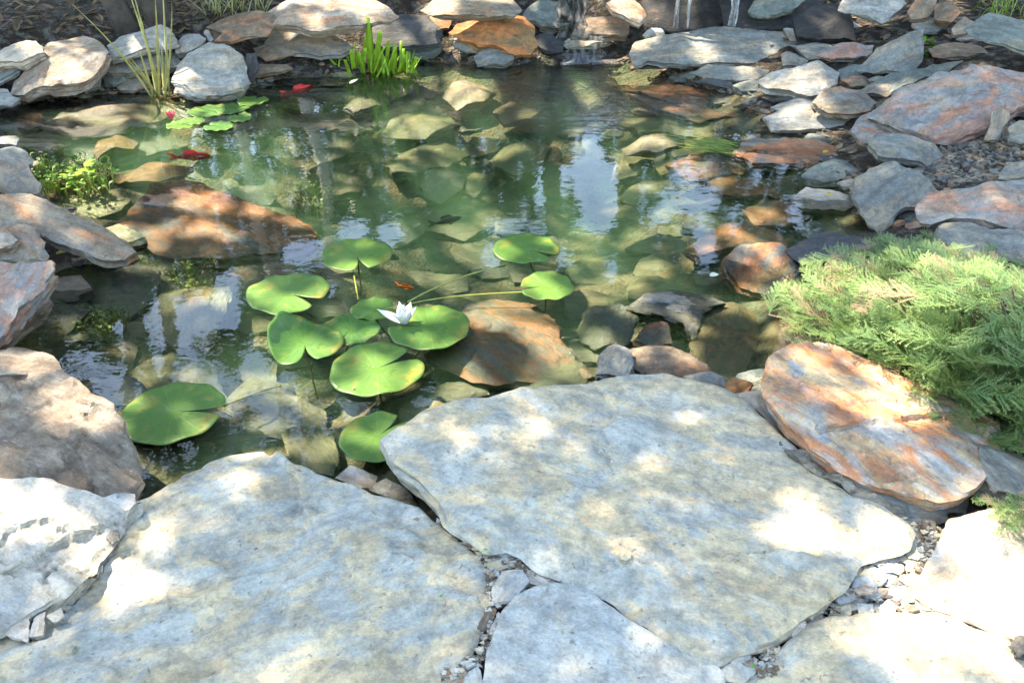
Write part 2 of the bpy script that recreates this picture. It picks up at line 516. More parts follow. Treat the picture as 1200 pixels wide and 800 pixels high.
# ------------------------------------------------------------------ ground: pond bed, banks and the land around in one sheet
def axis(lo, hi, step, far, k=1.35):
    a = list(np.arange(lo, hi, step))
    s = step
    while a[-1] < far:
        s *= k
        a.append(a[-1] + s)
    s = step
    while a[0] > -far:
        s *= k
        a.insert(0, a[0] - s)
    return np.array(a)
gx, gy = axis(-5.2, 5.2, 0.05, 120), axis(0.2, 8.6, 0.05, 120)
XX, YY = np.meshgrid(gx, gy)
ZZ = terrain(XX.ravel(), YY.ravel())
nx, ny = len(gx), len(gy)
ii = np.arange(nx * ny).reshape(ny, nx)
F = np.stack([ii[:-1, :-1].ravel(), ii[:-1, 1:].ravel(), ii[1:, 1:].ravel(), ii[1:, :-1].ravel()], 1)
k = N('silt_and_soil')
geo = k.n('ShaderNodeNewGeometry')
pos = geo.outputs['Position']
pz = k.n('ShaderNodeSeparateXYZ', {0: pos}).outputs[2]
soil = k.mix(k.noise(pos, 7, 9, 0.7), (0.013, 0.010, 0.0065), (0.05, 0.036, 0.022))
grit = k.n('ShaderNodeTexVoronoi', {'Vector': pos, 'Scale': 55.0})
soil = k.mix(k.rng(k.noise(pos, 16, 5), 0.45, 0.62), soil, k.mix(0.5, (0.14, 0.125, 0.10), grit.outputs['Color'], 'MULTIPLY'))
silt = k.mix(k.rng(k.noise(pos, 3.2, 8, 0.65, 0.6), 0.38, 0.66), (0.055, 0.072, 0.035), (0.17, 0.125, 0.055))
silt = k.mix(k.rng(k.noise(pos, 14, 8, 0.7), 0.4, 0.7, 0, 0.7), silt, (0.20, 0.21, 0.12))
col = k.mix(k.rng(pz, 0.02, -0.02), soil, silt)
hh = k.math('ADD', k.noise(pos, 30, 8, 0.7), k.math('MULTIPLY', grit.outputs['Distance'], 0.6))
bm_ = k.n('ShaderNodeBump', {'Height': hh, 'Strength': 0.9, 'Distance': 0.03})
M['ground'] = k.done(k.n('ShaderNodeBsdfPrincipled', {'Base Color': col, 'Roughness': 0.9, 'Normal': bm_.outputs[0], 'Specular IOR Level': 0.2}))
ground = fast_mesh('ground', np.stack([XX.ravel(), YY.ravel(), ZZ], 1), F, M['ground'])
ground.data.shade_smooth()
props(ground, kind='structure')

# ------------------------------------------------------------------ water
FALL = unproj(690, 84, 0)
k = N('pond_water')
geo = k.n('ShaderNodeNewGeometry')
pos = geo.outputs['Position']
dv = k.n('ShaderNodeVectorMath', operation='DISTANCE', ins={0: pos, 1: tuple(FALL)}).outputs['Value']
near = k.rng(dv, 1.35, 0.25)
rip = k.noise(k.scaled(pos, (0.7, 1.6, 1)), 13, 3, 0.55, 0.4)
calm = k.noise(k.scaled(pos, (1.0, 1.5, 1)), 4.0, 3, 0.5, 0.2)
fine = k.noise(pos, 28, 2, 0.5)
h = k.math('ADD', k.math('MULTIPLY', rip, k.math('ADD', k.math('MULTIPLY', near, 0.013), 0.00022)), k.math('MULTIPLY', calm, 0.0010))
h = k.math('ADD', h, k.math('MULTIPLY', fine, 0.0002))
bp = k.n('ShaderNodeBump', {'Height': h, 'Strength': 1.0, 'Distance': 1.0})
fr = k.n('ShaderNodeFresnel', {'IOR': 1.42, 'Normal': bp.outputs[0]})
tr = k.n('ShaderNodeBsdfTransparent', {'Color': (0.97, 0.99, 0.97)})
gl = k.n('ShaderNodeBsdfGlossy', {'Color': (1, 1, 1), 'Roughness': 0.006, 'Normal': bp.outputs[0]})
ms = k.n('ShaderNodeMixShader', {0: fr, 1: tr, 2: gl})
vol = k.n('ShaderNodeVolumePrincipled', {'Color': (0.22, 0.50, 0.25), 'Density': 0.9, 'Absorption Color': (0.26, 0.72, 0.42), 'Anisotropy': 0.3})
k.t.links.new(vol.outputs[0], k.out.inputs[1])
M['water'] = k.done(ms)
lo, hi = SHORE.min(0) - 0.05, SHORE.max(0) + 0.05
z0, z1 = -0.8, 0.0
V = [(lo[0], lo[1], z0), (hi[0], lo[1], z0), (hi[0], hi[1], z0), (lo[0], hi[1], z0), (lo[0], lo[1], z1), (hi[0], lo[1], z1), (hi[0], hi[1], z1), (lo[0], hi[1], z1)]
water = mesh_obj('water', V, [(3, 2, 1, 0), (4, 5, 6, 7), (0, 1, 5, 4), (1, 2, 6, 5), (2, 3, 7, 6), (3, 0, 4, 7)], M['water'])
props(water, kind='structure')

# ------------------------------------------------------------------ the flagstones one stands on
Fs = dict(name='flagstone', cat='flagstone', facet=0.0)
stone('largest blue-grey flagstone, jutting over the water in the middle of the near edge',
      '447,516 470,502 500,482 545,466 600,456 640,449 690,446 740,436 780,434 820,448 845,455 872,470 905,493 935,520 965,552 1000,580 1040,602 1062,618 1058,632 1035,642 1005,652 998,662 985,682 968,703 948,714 930,726 905,746 870,753 845,763 828,766 815,756 780,736 740,712 715,690 690,678 660,668 635,661 615,646 595,636 572,640 558,626 545,615 530,604 512,584 490,560 465,540',
      'flag', z=0.125, sl=0.02, th=0.10, ledge=0.018, dome=0.008, chip=0.014, grow=1.008, cracks=[('705,452 722,475 712,505 716,528', 0.010, 0.16), ('1010,668 962,652 915,640 885,644', 0.012, 0.2), ('500,500 560,497 640,480', 0.006, 0.1), ('840,690 900,660 960,690', 0.005, 0.12)], **Fs)
stone('wide mottled flagstone filling the bottom left corner below the brown rock',
      '-160,860 -80,780 0,746 40,724 75,706 92,685 112,661 132,642 150,612 165,592 190,572 215,551 245,541 270,531 310,522 335,535 345,546 385,557 430,570 470,580 490,589 505,601 520,613 545,632 558,646 567,656 570,680 572,704 564,738 545,768 522,785 512,802 505,850 300,900 -100,920',
      'flag', z=0.105, sl=0.03, sx=-0.02, th=0.10, ledge=0.034, dome=0.012, chip=0.017, grow=1.01, cracks=[('312,520 345,565 352,590', 0.014, 0.10), ('120,745 200,700 300,690', 0.008, 0.16), ('360,600 400,640 420,690', 0.005, 0.12), ('150,665 180,640 210,655', 0.006, 0.08), ('560,700 520,720 500,760', 0.008, 0.1)], **Fs)
stone('smooth pale blue flagstone with a pointed top, bottom middle between two cracks',
      '580,742 590,716 605,696 632,684 655,682 688,690 718,711 760,738 800,761 838,776 848,792 842,860 700,900 572,870 567,800 571,762',
      'flagblue', z=0.106, sl=0.02, th=0.09, ledge=0.008, dome=0.006, chip=0.007, grow=1.02, **Fs)
stone('sunlit flagstone in the bottom right corner, washed out by the sun',
      '888,860 893,800 906,776 921,757 950,737 975,724 1005,719 1060,716 1120,727 1168,747 1205,762 1330,800 1330,900 900,920',
      'flag', z=0.10, sl=0.02, th=0.09, ledge=0.016, dome=0.006, chip=0.01, grow=1.015, cracks=[('930,770 1000,740 1080,745', 0.006, 0.1)], **Fs)
stone('ochre and cream flagstone on the right under the lower juniper sprig',
      '1090,650 1112,612 1150,599 1200,596 1330,600 1330,790 1205,756 1168,741 1122,722 1088,708 1074,690 1082,668',
      'ochre', z=0.105, sl=0.05, th=0.09, ledge=0.02, dome=0.01, chip=0.012, grow=1.015, cracks=[('1100,640 1150,655 1205,640', 0.008, 0.08)], **Fs)
stone('brown weathered top slab of the rock pile at the left edge beside a lily pad',
      '-90,455 0,433 40,429 75,437 110,456 132,466 145,485 147,505 160,538 163,558 150,578 125,592 100,600 70,590 45,578 20,572 0,578 -90,600',
      'warm', z=0.165, sl=0.12, th=0.075, ledge=0.035, dome=0.02, chip=0.014, facet=0.15, cracks=[('84,512 92,535 104,560', 0.016, 0.1), ('30,470 70,460 110,470', 0.01, 0.12)])
stone('pale grey lower slab under the brown weathered slab at the left edge',
      '-120,560 0,560 60,560 120,580 158,574 160,587 141,606 128,626 108,646 94,670 76,690 58,705 30,720 0,738 -120,800',
      'sand', z=0.125, sl=0.13, sx=-0.04, th=0.10, ledge=0.045, dome=0.01, chip=0.014, facet=0.1, cracks=[('20,660 50,640 85,625', 0.02, 0.1), ('40,690 52,672 60,690', 0.014, 0.06)])
stone('low grey base layer under the orange slab by the juniper',
      '915,512 935,522 985,530 1040,545 1100,560 1150,540 1188,535 1186,560 1162,577 1122,592 1086,605 1040,599 1005,582 970,562 945,547 928,532',
      'blue', z=0.115, sl=0.18, th=0.12, ledge=0.03, dome=0.02, chip=0.012)
stone('orange and rust patched slab leaning in front of the juniper',
      '895,432 902,412 925,398 955,392 985,399 1018,416 1048,436 1090,450 1140,470 1175,500 1182,530 1160,552 1132,574 1100,583 1060,572 1010,557 975,541 950,521 925,497 905,467',
      'rustfg', z=0.16, sl=0.15, sx=0.05, th=0.075, ledge=0.03, dome=0.02, chip=0.010, facet=0.25, cracks=[('960,500 1040,495 1110,480', 0.018, 0.09), ('935,440 990,475 1040,470', 0.008, 0.08)])
stone('reddish grey wedge lying between the large flagstone and the orange slab',
      '845,458 880,449 898,452 905,470 918,492 934,512 925,515 900,492 880,474', 'ochre', z=0.085, sl=0.1, th=0.07)
stone('thin tan slab on top of the left rock pile, nearest the water',
      '-60,408 0,409 30,404 52,410 68,420 73,430 58,438 40,434 0,438 -60,450', 'warm', z=0.215, sl=0.1, th=0.05)
stone('grey shelf of layered slate tucked beside the large flagstone on the right',
      '1000,582 1040,600 1070,606 1098,606 1100,622 1085,640 1060,640 1062,622 1040,606', 'blue', z=0.10, sl=0.08, th=0.06)

# ------------------------------------------------------------------ left bank
stone('blue and rust rock above the dark hollow at the left edge', '-60,308 0,305 30,303 57,302 63,312 55,323 47,333 38,341 28,353 17,366 0,383 -60,410', 'redgrey', z=0.16, sl=0.35, th=0.09)
stone('mossy brown stone under the blue and rust rock', '-20,385 15,372 35,346 50,333 56,345 48,360 32,372 0,398 -20,402', 'brown', z=0.07, sl=0.3, th=0.07)
stone('long diagonal slab with a sunlit upper edge, pointing right at the water', '-20,228 20,224 45,230 80,245 110,258 140,276 160,294 146,303 118,304 90,290 65,282 45,270 20,266 -20,270', 'tan', z=0.10, sl=0.42, sx=-0.1, th=0.05, facet=0.15, dome=0.0, ledge=0.012)
stone('grey-brown block under the long diagonal slab', '-20,262 12,258 38,264 44,280 50,296 28,302 -20,306', 'tan', z=0.13, sl=0.6, th=0.07)
stone('small pinkish block at the left edge under the diagonal slab', '-20,270 6,266 20,280 12,288 -20,296', 'pink', z=0.17, sl=0.5, th=0.05)
stone('tan rock with a rusty point beside the leafy water plant', '-20,186 18,184 32,190 38,204 46,213 42,221 20,225 -20,222', 'tan', z=0.10, sl=0.5, th=0.08)
stone('white rounded stone above the tan rock at the left edge', '-20,173 14,170 28,171 37,180 34,189 20,188 -20,188', 'pale', z=0.13, sl=0.3, th=0.05)
stone('flat white sliver at the left edge above the white rounded stone', '-20,158 14,157 23,162 18,168 -20,169', 'pale', z=0.10, sl=0.2, th=0.04)
stone('small tan pebble between the tan rock and the leafy plant', '34,190 43,187 46,194 41,199 35,197', 'tan', z=0.05, sl=0.4, th=0.03, name='pebble', cat='pebble')

# ------------------------------------------------------------------ far bank, left part
stone('largest pinkish boulder on the far left bank, dappled with leaf shade', '8,101 12,88 25,80 45,65 55,50 75,33 92,29 105,33 118,42 126,55 120,70 110,82 95,92 75,96 50,98 25,105', 'pink', sl=0.55, th=0.14, dome=0.10, name='slate_boulder', cat='boulder')
stone('sharp-topped stone with an orange right side in the far left corner', '-20,68 15,52 28,42 38,40 47,50 50,58 38,66 25,71 0,72 -20,80', 'ochre', sl=0.7, th=0.12, dome=0.06)
stone('grey flat stone under the sharp-topped stone in the far left corner', '-20,70 12,66 24,70 21,80 0,92 -20,98', 'blue', sl=0.6, th=0.07)
stone('pale lump at the left edge below the pinkish boulder', '-20,104 8,104 14,112 22,114 12,121 -20,126', 'pale', sl=0.5, th=0.06)
stone('bluish white slab topping the pile left of the tall reeds', '125,53 140,42 165,35 187,26 197,28 205,38 207,46 190,52 168,56 145,63 128,67', 'pale', sl=0.5, th=0.09, dz=0.02)
stone('mottled grey slab behind the tall reeds', '112,80 120,70 136,63 165,57 190,52 206,58 212,68 195,79 165,83 130,85', 'blue', sl=0.5, th=0.08)
stone('white angular block right of the reeds\' tips', '203,51 215,40 232,38 241,44 236,53 218,61 205,60', 'pale', sl=0.5, th=0.09)
stone('big white and brown boulder meeting the water right of the reeds', '197,86 205,72 220,60 245,50 262,50 280,60 288,72 291,90 284,101 260,106 225,109 203,101', 'pale', sl=0.75, th=0.14, dome=0.07, name='slate_boulder', cat='boulder')
stone('small bluish white stone at the foot of the pinkish boulder', '95,92 108,86 118,90 116,101 98,106', 'pale', sl=0.6, th=0.05)
stone('dull green-grey stone wedged under the mottled slab', '119,87 140,84 151,90 138,99 122,98', 'green', sl=0.6, th=0.05)
stone('flat brown and white stone just left of the reed clump', '135,99 150,92 168,86 171,98 156,106 140,105', 'tan', sl=0.5, th=0.05)
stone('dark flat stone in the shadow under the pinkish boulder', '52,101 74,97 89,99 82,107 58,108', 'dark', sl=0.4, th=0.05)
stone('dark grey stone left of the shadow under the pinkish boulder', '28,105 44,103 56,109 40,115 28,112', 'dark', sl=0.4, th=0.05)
stone('thin brown slab with a rusty lower edge, poking up behind the pile', '240,27 255,18 275,14 320,10 323,22 312,38 290,43 270,48 250,48 262,38', 'brown', sl=0.7, th=0.06, dz=0.03)
stone('small white block at the left tip of the thin brown slab', '238,36 250,30 262,34 263,43 245,46', 'pale', sl=0.5, th=0.06)
stone('broad sunlit slab with red flecks at the top, left of centre', '304,10 320,0 340,-10 430,-12 452,0 467,10 455,18 430,23 405,29 375,34 355,31 335,26 315,26', 'pink', sl=0.5, th=0.11, dz=0.05)
stone('striped brown and grey slab under the broad sunlit slab', '308,43 318,30 335,27 360,33 385,38 405,48 414,57 400,63 375,66 345,61 330,56 312,51', 'tan', sl=0.7, th=0.08)
stone('white-edged sliver under the striped slab', '296,53 315,49 335,55 345,61 330,66 310,69 300,62', 'tan', sl=0.5, th=0.04)
stone('brown flat stone at the water below the white-edged sliver', '284,83 305,73 330,74 343,78 326,83 300,87', 'brown', sl=0.35, th=0.05)
stone('dark upright slab in the gap beside the white and brown boulder', '288,62 300,62 303,78 296,92 288,95', 'dark', sl=1.2, th=0.06)
stone('dark grey rock behind the cut green blades', '428,36 450,22 470,14 500,18 510,25 519,36 515,46 490,50 460,54 440,52', 'dark', sl=0.7, th=0.10)
stone('flat grey-green rock right behind the cut green blades', '452,48 480,36 500,40 520,52 510,62 480,66 455,62', 'green', sl=0.5, th=0.07)
stone('rust-red wedge above the flat grey-green rock', '495,20 514,14 530,20 526,32 508,33', 'rust', sl=0.7, th=0.05)

# ------------------------------------------------------------------ far bank, middle: the little waterfall
stone('golden striped slab at the top edge left of the waterfall', '492,5 510,-8 600,-10 612,6 602,15 565,18 530,17 505,13', 'tan', sl=0.5, th=0.09, dz=0.05)
stone('big rusty brown block with a pale lower lip at the waterline, left of the waterfall', '524,30 535,20 560,18 590,18 615,15 625,25 626,40 631,52 622,59 605,61 585,55 560,51 540,41', 'orange', sl=0.8, th=0.11, dome=0.04)
stone('grey stone under the left end of the rusty brown block', '532,41 552,46 575,53 572,60 545,60 532,54', 'blue', sl=0.6, th=0.05)
stone('small blue-grey stone at the waterline under the rusty brown block', '555,61 575,55 600,62 603,69 590,76 560,73', 'blue', sl=0.6, th=0.06)
stone('rounded grey boulder at the top, left beside the cascade', '613,12 622,3 640,-1 656,2 666,12 669,22 655,29 635,27 618,20', 'green', sl=0.8, th=0.11, dome=0.10, name='slate_boulder', cat='boulder')
stone('tiny white stone lit under the rounded grey boulder', '624,30 640,28 653,35 645,39 630,36', 'pale', sl=0.3, th=0.03)
stone('yellow ledge stone over which the cascade runs', '655,48 675,40 700,38 719,40 719,49 695,54 665,53', 'ochre', sl=0.35, th=0.05)
stone('dark brown boulder above the yellow ledge stone', '668,38 688,20 720,18 738,28 736,40 700,39', 'brown', sl=0.8, th=0.10, dome=0.06)
stone('pink-brown tapered stone hanging above the cascade', '710,2 735,-8 750,4 758,18 750,27 735,21 718,12', 'pink', sl=0.9, th=0.09, dz=0.05, dome=0.05)
stone('wet dark rock left under the cascade', '626,40 645,38 662,46 660,56 640,58 630,52', 'dark', sl=0.6, th=0.06)
stone('wet dark shelf at the foot of the cascade', '628,60 660,56 720,54 745,60 735,72 690,72 640,70', 'dark', z=0.012, sl=0.08, th=0.06)
stone('long grey slab lying level below the falling streams', '737,56 745,40 775,35 820,32 880,30 918,33 936,48 921,60 918,71 870,73 800,74 775,71 760,67 745,73', 'blue', sl=0.55, th=0.10, dome=0.02, dz=0.02, ledge=0.02)
stone('white pebble peeping over the left end of the long grey slab', '754,38 762,32 775,33 780,38 770,42 757,42', 'pale', sl=0.6, th=0.04, name='pebble', cat='pebble', dz=0.04)
stone('narrow pale sliver under the middle of the long grey slab', '808,81 830,75 870,77 902,80 896,90 865,93 830,89', 'blue', sl=0.5, th=0.05)
stone('thin dark sliver lowest under the long grey slab', '816,93 840,88 858,95 860,103 835,99', 'dark', sl=0.4, th=0.035)
stone('greenish blunt stone at the waterline left of the white blue-shaded rock', '859,98 880,92 900,95 896,106 870,107', 'green', sl=0.5, th=0.06)
stone('white rock with a blue-shaded left end, right of the slivers', '889,89 905,80 930,77 960,71 987,75 984,90 970,106 950,111 925,105 900,100', 'pale', sl=0.55, th=0.11, dome=0.04)
stone('dull flat stone under the white blue-shaded rock', '893,109 920,102 945,109 966,113 940,118 905,113', 'dark', sl=0.3, th=0.05)
stone('long white-topped rock lowest of the right bank pile, at the waterline', '896,133 915,125 904,118 930,112 955,118 975,125 1001,139 990,147 960,150 930,151 905,149', 'pale', sl=0.5, th=0.08)
stone('rounded tan-grey stone behind the long white-topped rock', '952,119 965,105 985,100 1015,105 1031,115 1020,129 1000,134 970,131', 'tan', sl=0.7, th=0.10, dome=0.07)
stone('upright triangular grey slab with a straight right edge', '1004,78 1028,56 1055,42 1084,31 1083,70 1070,84 1040,82', 'blue', sl=1.0, th=0.06, dome=0.0)
stone('flat slab with a rust patch left of the upright triangle', '958,60 985,50 1026,47 1021,60 1000,67 975,67', 'redgrey', sl=0.5, th=0.06)
stone('pale wedge right of the long grey slab\'s end', '916,62 930,58 948,68 941,76 918,76', 'blue', sl=0.5, th=0.05)
stone('grey stone left of the rust-patched slab', '926,48 960,49 984,54 974,66 948,67', 'blue', sl=0.4, th=0.05)
stone('long smooth grey slab rising to the right under the upright triangle', '1016,94 1050,82 1085,78 1096,70 1132,64 1110,80 1075,94 1040,107 1028,102', 'green', sl=0.5, th=0.07)
stone('small blue-green stone right of the white blue-shaded rock', '982,81 1000,74 1016,76 1010,86 990,91', 'green', sl=0.5, th=0.05)
stone('small brown stone under the small blue-green one', '984,93 1005,86 1026,90 1016,99 998,101', 'brown', sl=0.5, th=0.05)
stone('flat tan chip beside the rounded tan-grey stone', '1002,101 1040,97 1056,103 1040,111 1010,107', 'tan', sl=0.4, th=0.05)
stone('little grey chip above the flat tan chip', '1016,91 1030,87 1043,92 1030,98', 'blue', sl=0.4, th=0.04)
stone('biggest boulder of the right bank, red and grey mottled', '1020,129 1030,118 1060,100 1100,85 1140,72 1165,65 1205,69 1260,80 1260,112 1200,121 1170,131 1155,149 1125,163 1095,165 1070,156 1045,141', 'redgrey', sl=0.55, sx=0.05, th=0.16, dome=0.05, ledge=0.05, name='slate_boulder', cat='boulder')
stone('bone-shaped pale stone standing in the slate chips', '1155,163 1161,146 1163,131 1172,123 1184,130 1183,141 1176,149 1172,164', 'tan', sl=1.4, th=0.05, dome=0.10, dz=0.02)
stone('rusty spotted stone under the left tip of the red mottled boulder', '998,151 1008,135 1020,130 1045,142 1070,156 1086,161 1050,170 1020,167 1005,161', 'redgrey', sl=0.7, th=0.08, dome=0.04)
stone('bluish white angular stone below the red mottled boulder', '1018,166 1030,153 1060,156 1090,165 1111,176 1100,183 1090,191 1060,184 1030,181', 'blue', sl=0.55, th=0.08)
stone('green-grey stone at the waterline with its tip to the right', '943,201 965,188 990,180 1015,183 1017,200 990,207 960,214 945,209', 'green', sl=0.4, th=0.07)
stone('broad blue-grey stone in the middle of the right bank', '1003,207 1020,195 1050,188 1080,198 1106,215 1095,225 1080,236 1060,241 1045,256 1034,266 1020,256 1010,241 999,226', 'blue', sl=0.45, th=0.09)
stone('yellow-tipped flat stone at the right waterline', '928,229 945,218 970,222 1000,224 1031,230 1010,239 990,246 965,244 940,239', 'ochre', sl=0.35, th=0.07)
stone('little white cube of stone above the yellow-tipped stone', '984,212 996,209 1008,211 1007,221 990,222', 'pale', sl=0.8, th=0.05)
stone('long brownish boulder at the right edge above the blue flat rock', '1078,230 1090,216 1125,219 1160,211 1205,204 1280,205 1280,285 1200,269 1160,261 1120,249 1098,251 1085,246', 'redgrey', sl=0.5, th=0.14, dome=0.04, name='slate_boulder', cat='boulder')
stone('blue flat rock behind the juniper at the right edge', '1095,276 1105,252 1120,249 1150,262 1200,270 1280,280 1280,320 1200,308 1150,300 1100,292', 'blue', sl=0.4, th=0.12)
stone('light blue block at the right edge above the long brownish boulder', '1172,205 1180,192 1205,186 1260,186 1260,204 1205,207', 'blue', sl=0.5, th=0.08)
stone('slate wedge at the right edge beside the bone-shaped stone', '1182,148 1195,140 1250,138 1250,165 1200,166 1186,160', 'blue', sl=0.5, th=0.08)
stone('long slanted slab in the top right corner', '1133,26 1160,13 1190,20 1260,32 1260,75 1200,58 1180,48 1150,38', 'green', sl=0.55, sx=-0.12, th=0.08)
stone('white lit rock at the top edge right of the waterfall', '984,5 990,-8 1050,-10 1064,3 1050,15 1035,23 1010,15', 'pale', sl=0.8, th=0.09, dz=0.04)
stone('grey-brown block at the top edge beside the white lit rock', '1064,12 1080,-8 1100,-8 1096,10 1086,21 1070,21', 'brown', sl=1.0, th=0.08, dz=0.03)
stone('square brown block second right of the white lit rock', '1096,6 1120,0 1126,15 1116,26 1095,23', 'brown', sl=1.0, th=0.08, dz=0.02)
stone('grey block under the square brown block', '1116,32 1130,19 1151,30 1136,39 1119,39', 'tan', sl=0.8, th=0.07)
stone('pale narrow stone left of the dried leaves, under the slanted slab', '1121,43 1148,37 1151,43 1130,47', 'pale', sl=0.4, th=0.04)
stone('flat blue-grey stone under the two brown blocks', '1069,26 1090,20 1109,28 1100,36 1079,36', 'blue', sl=0.5, th=0.05)
stone('dark green-grey overhanging stone at the top edge right of the thick water stream', '878,8 890,-8 947,-10 931,8 910,17 890,16', 'green', sl=0.9, th=0.09, dz=0.06)
stone('tiny rust stone in the dark recess left of the white lit rock', '966,13 984,10 992,15 975,19', 'rust', sl=0.5, th=0.04)
stone('dull white sliver in the dark recess', '968,29 995,22 1013,30 990,34', 'pale', sl=0.4, th=0.04)
stone('white crumpled chip at the right end of the long grey slab', '917,32 928,34 950,38 956,42 940,48 926,46', 'pale', sl=0.5, th=0.04)
stone('brown shelf stone left of the pond plants in the top right', '1090,52 1120,48 1150,52 1160,62 1120,66 1095,62', 'brown', sl=0.4, th=0.05)

# ------------------------------------------------------------------ stones under water and half awash
U = dict(name='submerged_stone', cat='submerged stone')
stone('large rust-blotched slab awash at the left, its upper rim above the water', '135,258 150,240 168,225 172,211 195,207 240,210 280,228 320,243 365,262 372,276 350,286 300,293 250,299 200,301 170,291 150,276', 'rust', z=-0.035, sl=0.07, th=0.10, ledge=0.02, facet=0.25, **U)
stone('small orange stone underwater above the rust-blotched slab', '108,177 115,163 140,157 163,162 155,171 130,173 112,181', 'orange', z=-0.07, sl=0.1, th=0.06, **U)
stone('yellow-brown stone underwater just behind the rust-blotched slab', '128,202 145,190 180,186 226,190 215,203 185,211 150,209', 'orange', z=-0.07, sl=0.1, th=0.06, **U)
stone('shallow ledge of streaky grey slate under water at the far left shore', '48,147 70,128 120,121 170,119 207,117 182,139 130,152 90,154', 'tan', z=-0.03, sl=0.04, th=0.06, **U)
stone('bright orange stone underwater in the far left corner', '18,147 28,128 46,130 50,140 42,146 30,150', 'orange', z=-0.03, sl=0.15, th=0.05, **U)
stone('flat dim stone under water left of the yellow-brown stone', '60,170 100,150 200,148 220,165 150,185 80,190', 'green', z=-0.12, sl=0.05, th=0.06, **U)
stone('green slab under water below the diagonal slab', '85,322 95,310 140,304 186,315 186,340 150,366 125,371 100,350', 'green', z=-0.06, sl=0.1, th=0.07, **U)
stone('round white-rimmed stone under water left of the lily pads', '190,338 215,315 250,308 269,330 263,366 236,402 200,402 168,377', 'olive', z=-0.06, sl=0.08, th=0.08, **U)
stone('dark flat stone under water below the left hollow', '18,398 60,342 90,330 108,360 82,384 45,400', 'dark', z=-0.04, sl=0.12, th=0.07, **U)
stone('brownish stone under water right of the white-rimmed one', '255,327 285,301 330,297 347,309 322,326 286,337 268,337', 'tan', z=-0.07, sl=0.1, th=0.06, **U)
stone('slab with a brown face deep under the near-left reflections', '250,470 290,430 340,440 350,475 300,500', 'olive', sl=0.1, th=0.07, **U)
stone('pale sunlit stone under water, left one of the bright pair', '449,187 470,172 520,164 547,172 526,191 490,199 459,201', 'olive', z=-0.22, sl=0.15, th=0.08, dome=0.05, **U)
stone('brightest rounded stone under water, right one of the bright pair', '491,217 500,200 530,194 547,205 541,221 515,229 497,226', 'pale', z=-0.24, sl=0.2, th=0.09, dome=0.08, **U)
stone('greenish stone touching the right side of the brightest stone', '524,201 560,194 577,210 556,226 539,217', 'olive', sl=0.15, th=0.07, **U)
stone('big green angular stone under water in mid pond', '573,186 590,170 620,161 647,170 632,196 606,204 579,193', 'olive', z=-0.22, sl=0.2, th=0.09, **U)
stone('small ochre stone right of the big green angular one', '634,172 652,165 658,185 640,193', 'orange', sl=0.2, th=0.05, **U)
stone('brown round stone under water above the big green one', '538,176 555,158 586,154 582,172 560,184', 'brown', sl=0.2, th=0.07, dome=0.06, **U)
stone('broad brown stone under water right of the pale reflected trunk', '358,201 385,184 432,184 442,200 422,222 378,224', 'brown', z=-0.2, sl=0.1, th=0.07, **U)
stone('thin tan stone under water above the broad brown stone', '363,180 400,168 424,170 402,183 372,190', 'tan', sl=0.15, th=0.05, **U)
stone('pale blade-shaped stone under water in front of the cut green blades', '400,121 425,105 462,107 446,121 415,131', 'pale', z=-0.06, sl=0.1, th=0.06, **U)
stone('pale cream stone under water below the rusty brown block', '518,111 530,95 560,88 583,100 567,116 535,122', 'ochre', z=-0.05, sl=0.15, th=0.07, **U)
stone('tan flat stone under water right of the pale cream one', '578,127 600,117 642,119 622,137 590,140', 'tan', z=-0.08, sl=0.1, th=0.06, **U)
stone('olive-gold stone under water left of the pale cream one', '440,150 470,128 525,126 540,140 500,156', 'olive', z=-0.11, sl=0.1, th=0.07, **U)
stone('dim green stone under water left of the bright sky reflection', '637,142 680,130 722,138 702,152 660,155', 'olive', sl=0.1, th=0.07, **U)
stone('sunlit ridge of stone near the surface right of the sky reflection', '728,166 760,157 800,154 806,164 770,177 733,174', 'ochre', z=-0.04, sl=0.2, th=0.06, **U)
stone('yellow-green block under water below the sunlit ridge', '717,202 724,176 760,172 768,190 746,205', 'olive', z=-0.16, sl=0.2, th=0.08, **U)
stone('wide brown-green slab deep in mid pond above the flower', '495,238 560,228 596,248 545,280 490,268', 'olive', sl=0.1, th=0.07, **U)
stone('dull olive block right of the wide brown-green slab', '578,248 600,230 624,240 608,274 580,268', 'olive', sl=0.15, th=0.07, **U)
stone('narrow orange shelf at the waterline right of the cascade', '716,93 760,94 832,105 829,121 790,119 745,106', 'orange', z=-0.012, sl=0.06, th=0.05, **U)
stone('second orange shelf lower in the water right of the cascade', '735,108 790,122 832,124 850,130 820,137 770,128', 'rust', z=-0.03, sl=0.06, th=0.05, **U)
stone('greenish slab lying under water below the orange shelves', '730,130 790,128 850,140 880,152 820,158 750,150', 'olive', z=-0.1, sl=0.1, th=0.06, **U)
stone('flat rust-brown slab awash on the right below the long white-topped rock', '858,177 880,158 960,164 1012,180 985,191 930,192 880,190', 'rust', z=0.004, sl=0.04, th=0.05, facet=0.4, **U)
stone('brown slab under water left of the rust-brown slab', '780,190 850,170 880,188 870,202 810,206', 'rust', z=-0.04, sl=0.06, th=0.05, **U)
stone('vivid orange stone under water on the right', '828,212 860,204 912,212 918,223 880,227 838,224', 'orange', z=-0.04, sl=0.07, th=0.05, **U)
stone('olive stone with an orange corner right of the vivid orange stone', '870,246 895,231 945,236 960,246 920,262 885,262', 'rust', z=-0.06, sl=0.12, th=0.06, **U)
stone('dark layered rock awash with an orange face, left of the juniper tip', '846,302 870,284 915,284 937,300 930,330 895,344 868,337', 'rust', z=-0.03, sl=0.17, th=0.10, facet=0.35, **U)
stone('dark grey slab at the shore above the juniper', '920,290 958,271 1012,268 1020,290 985,302 938,308', 'dark', z=0.01, sl=0.25, th=0.09, **U)
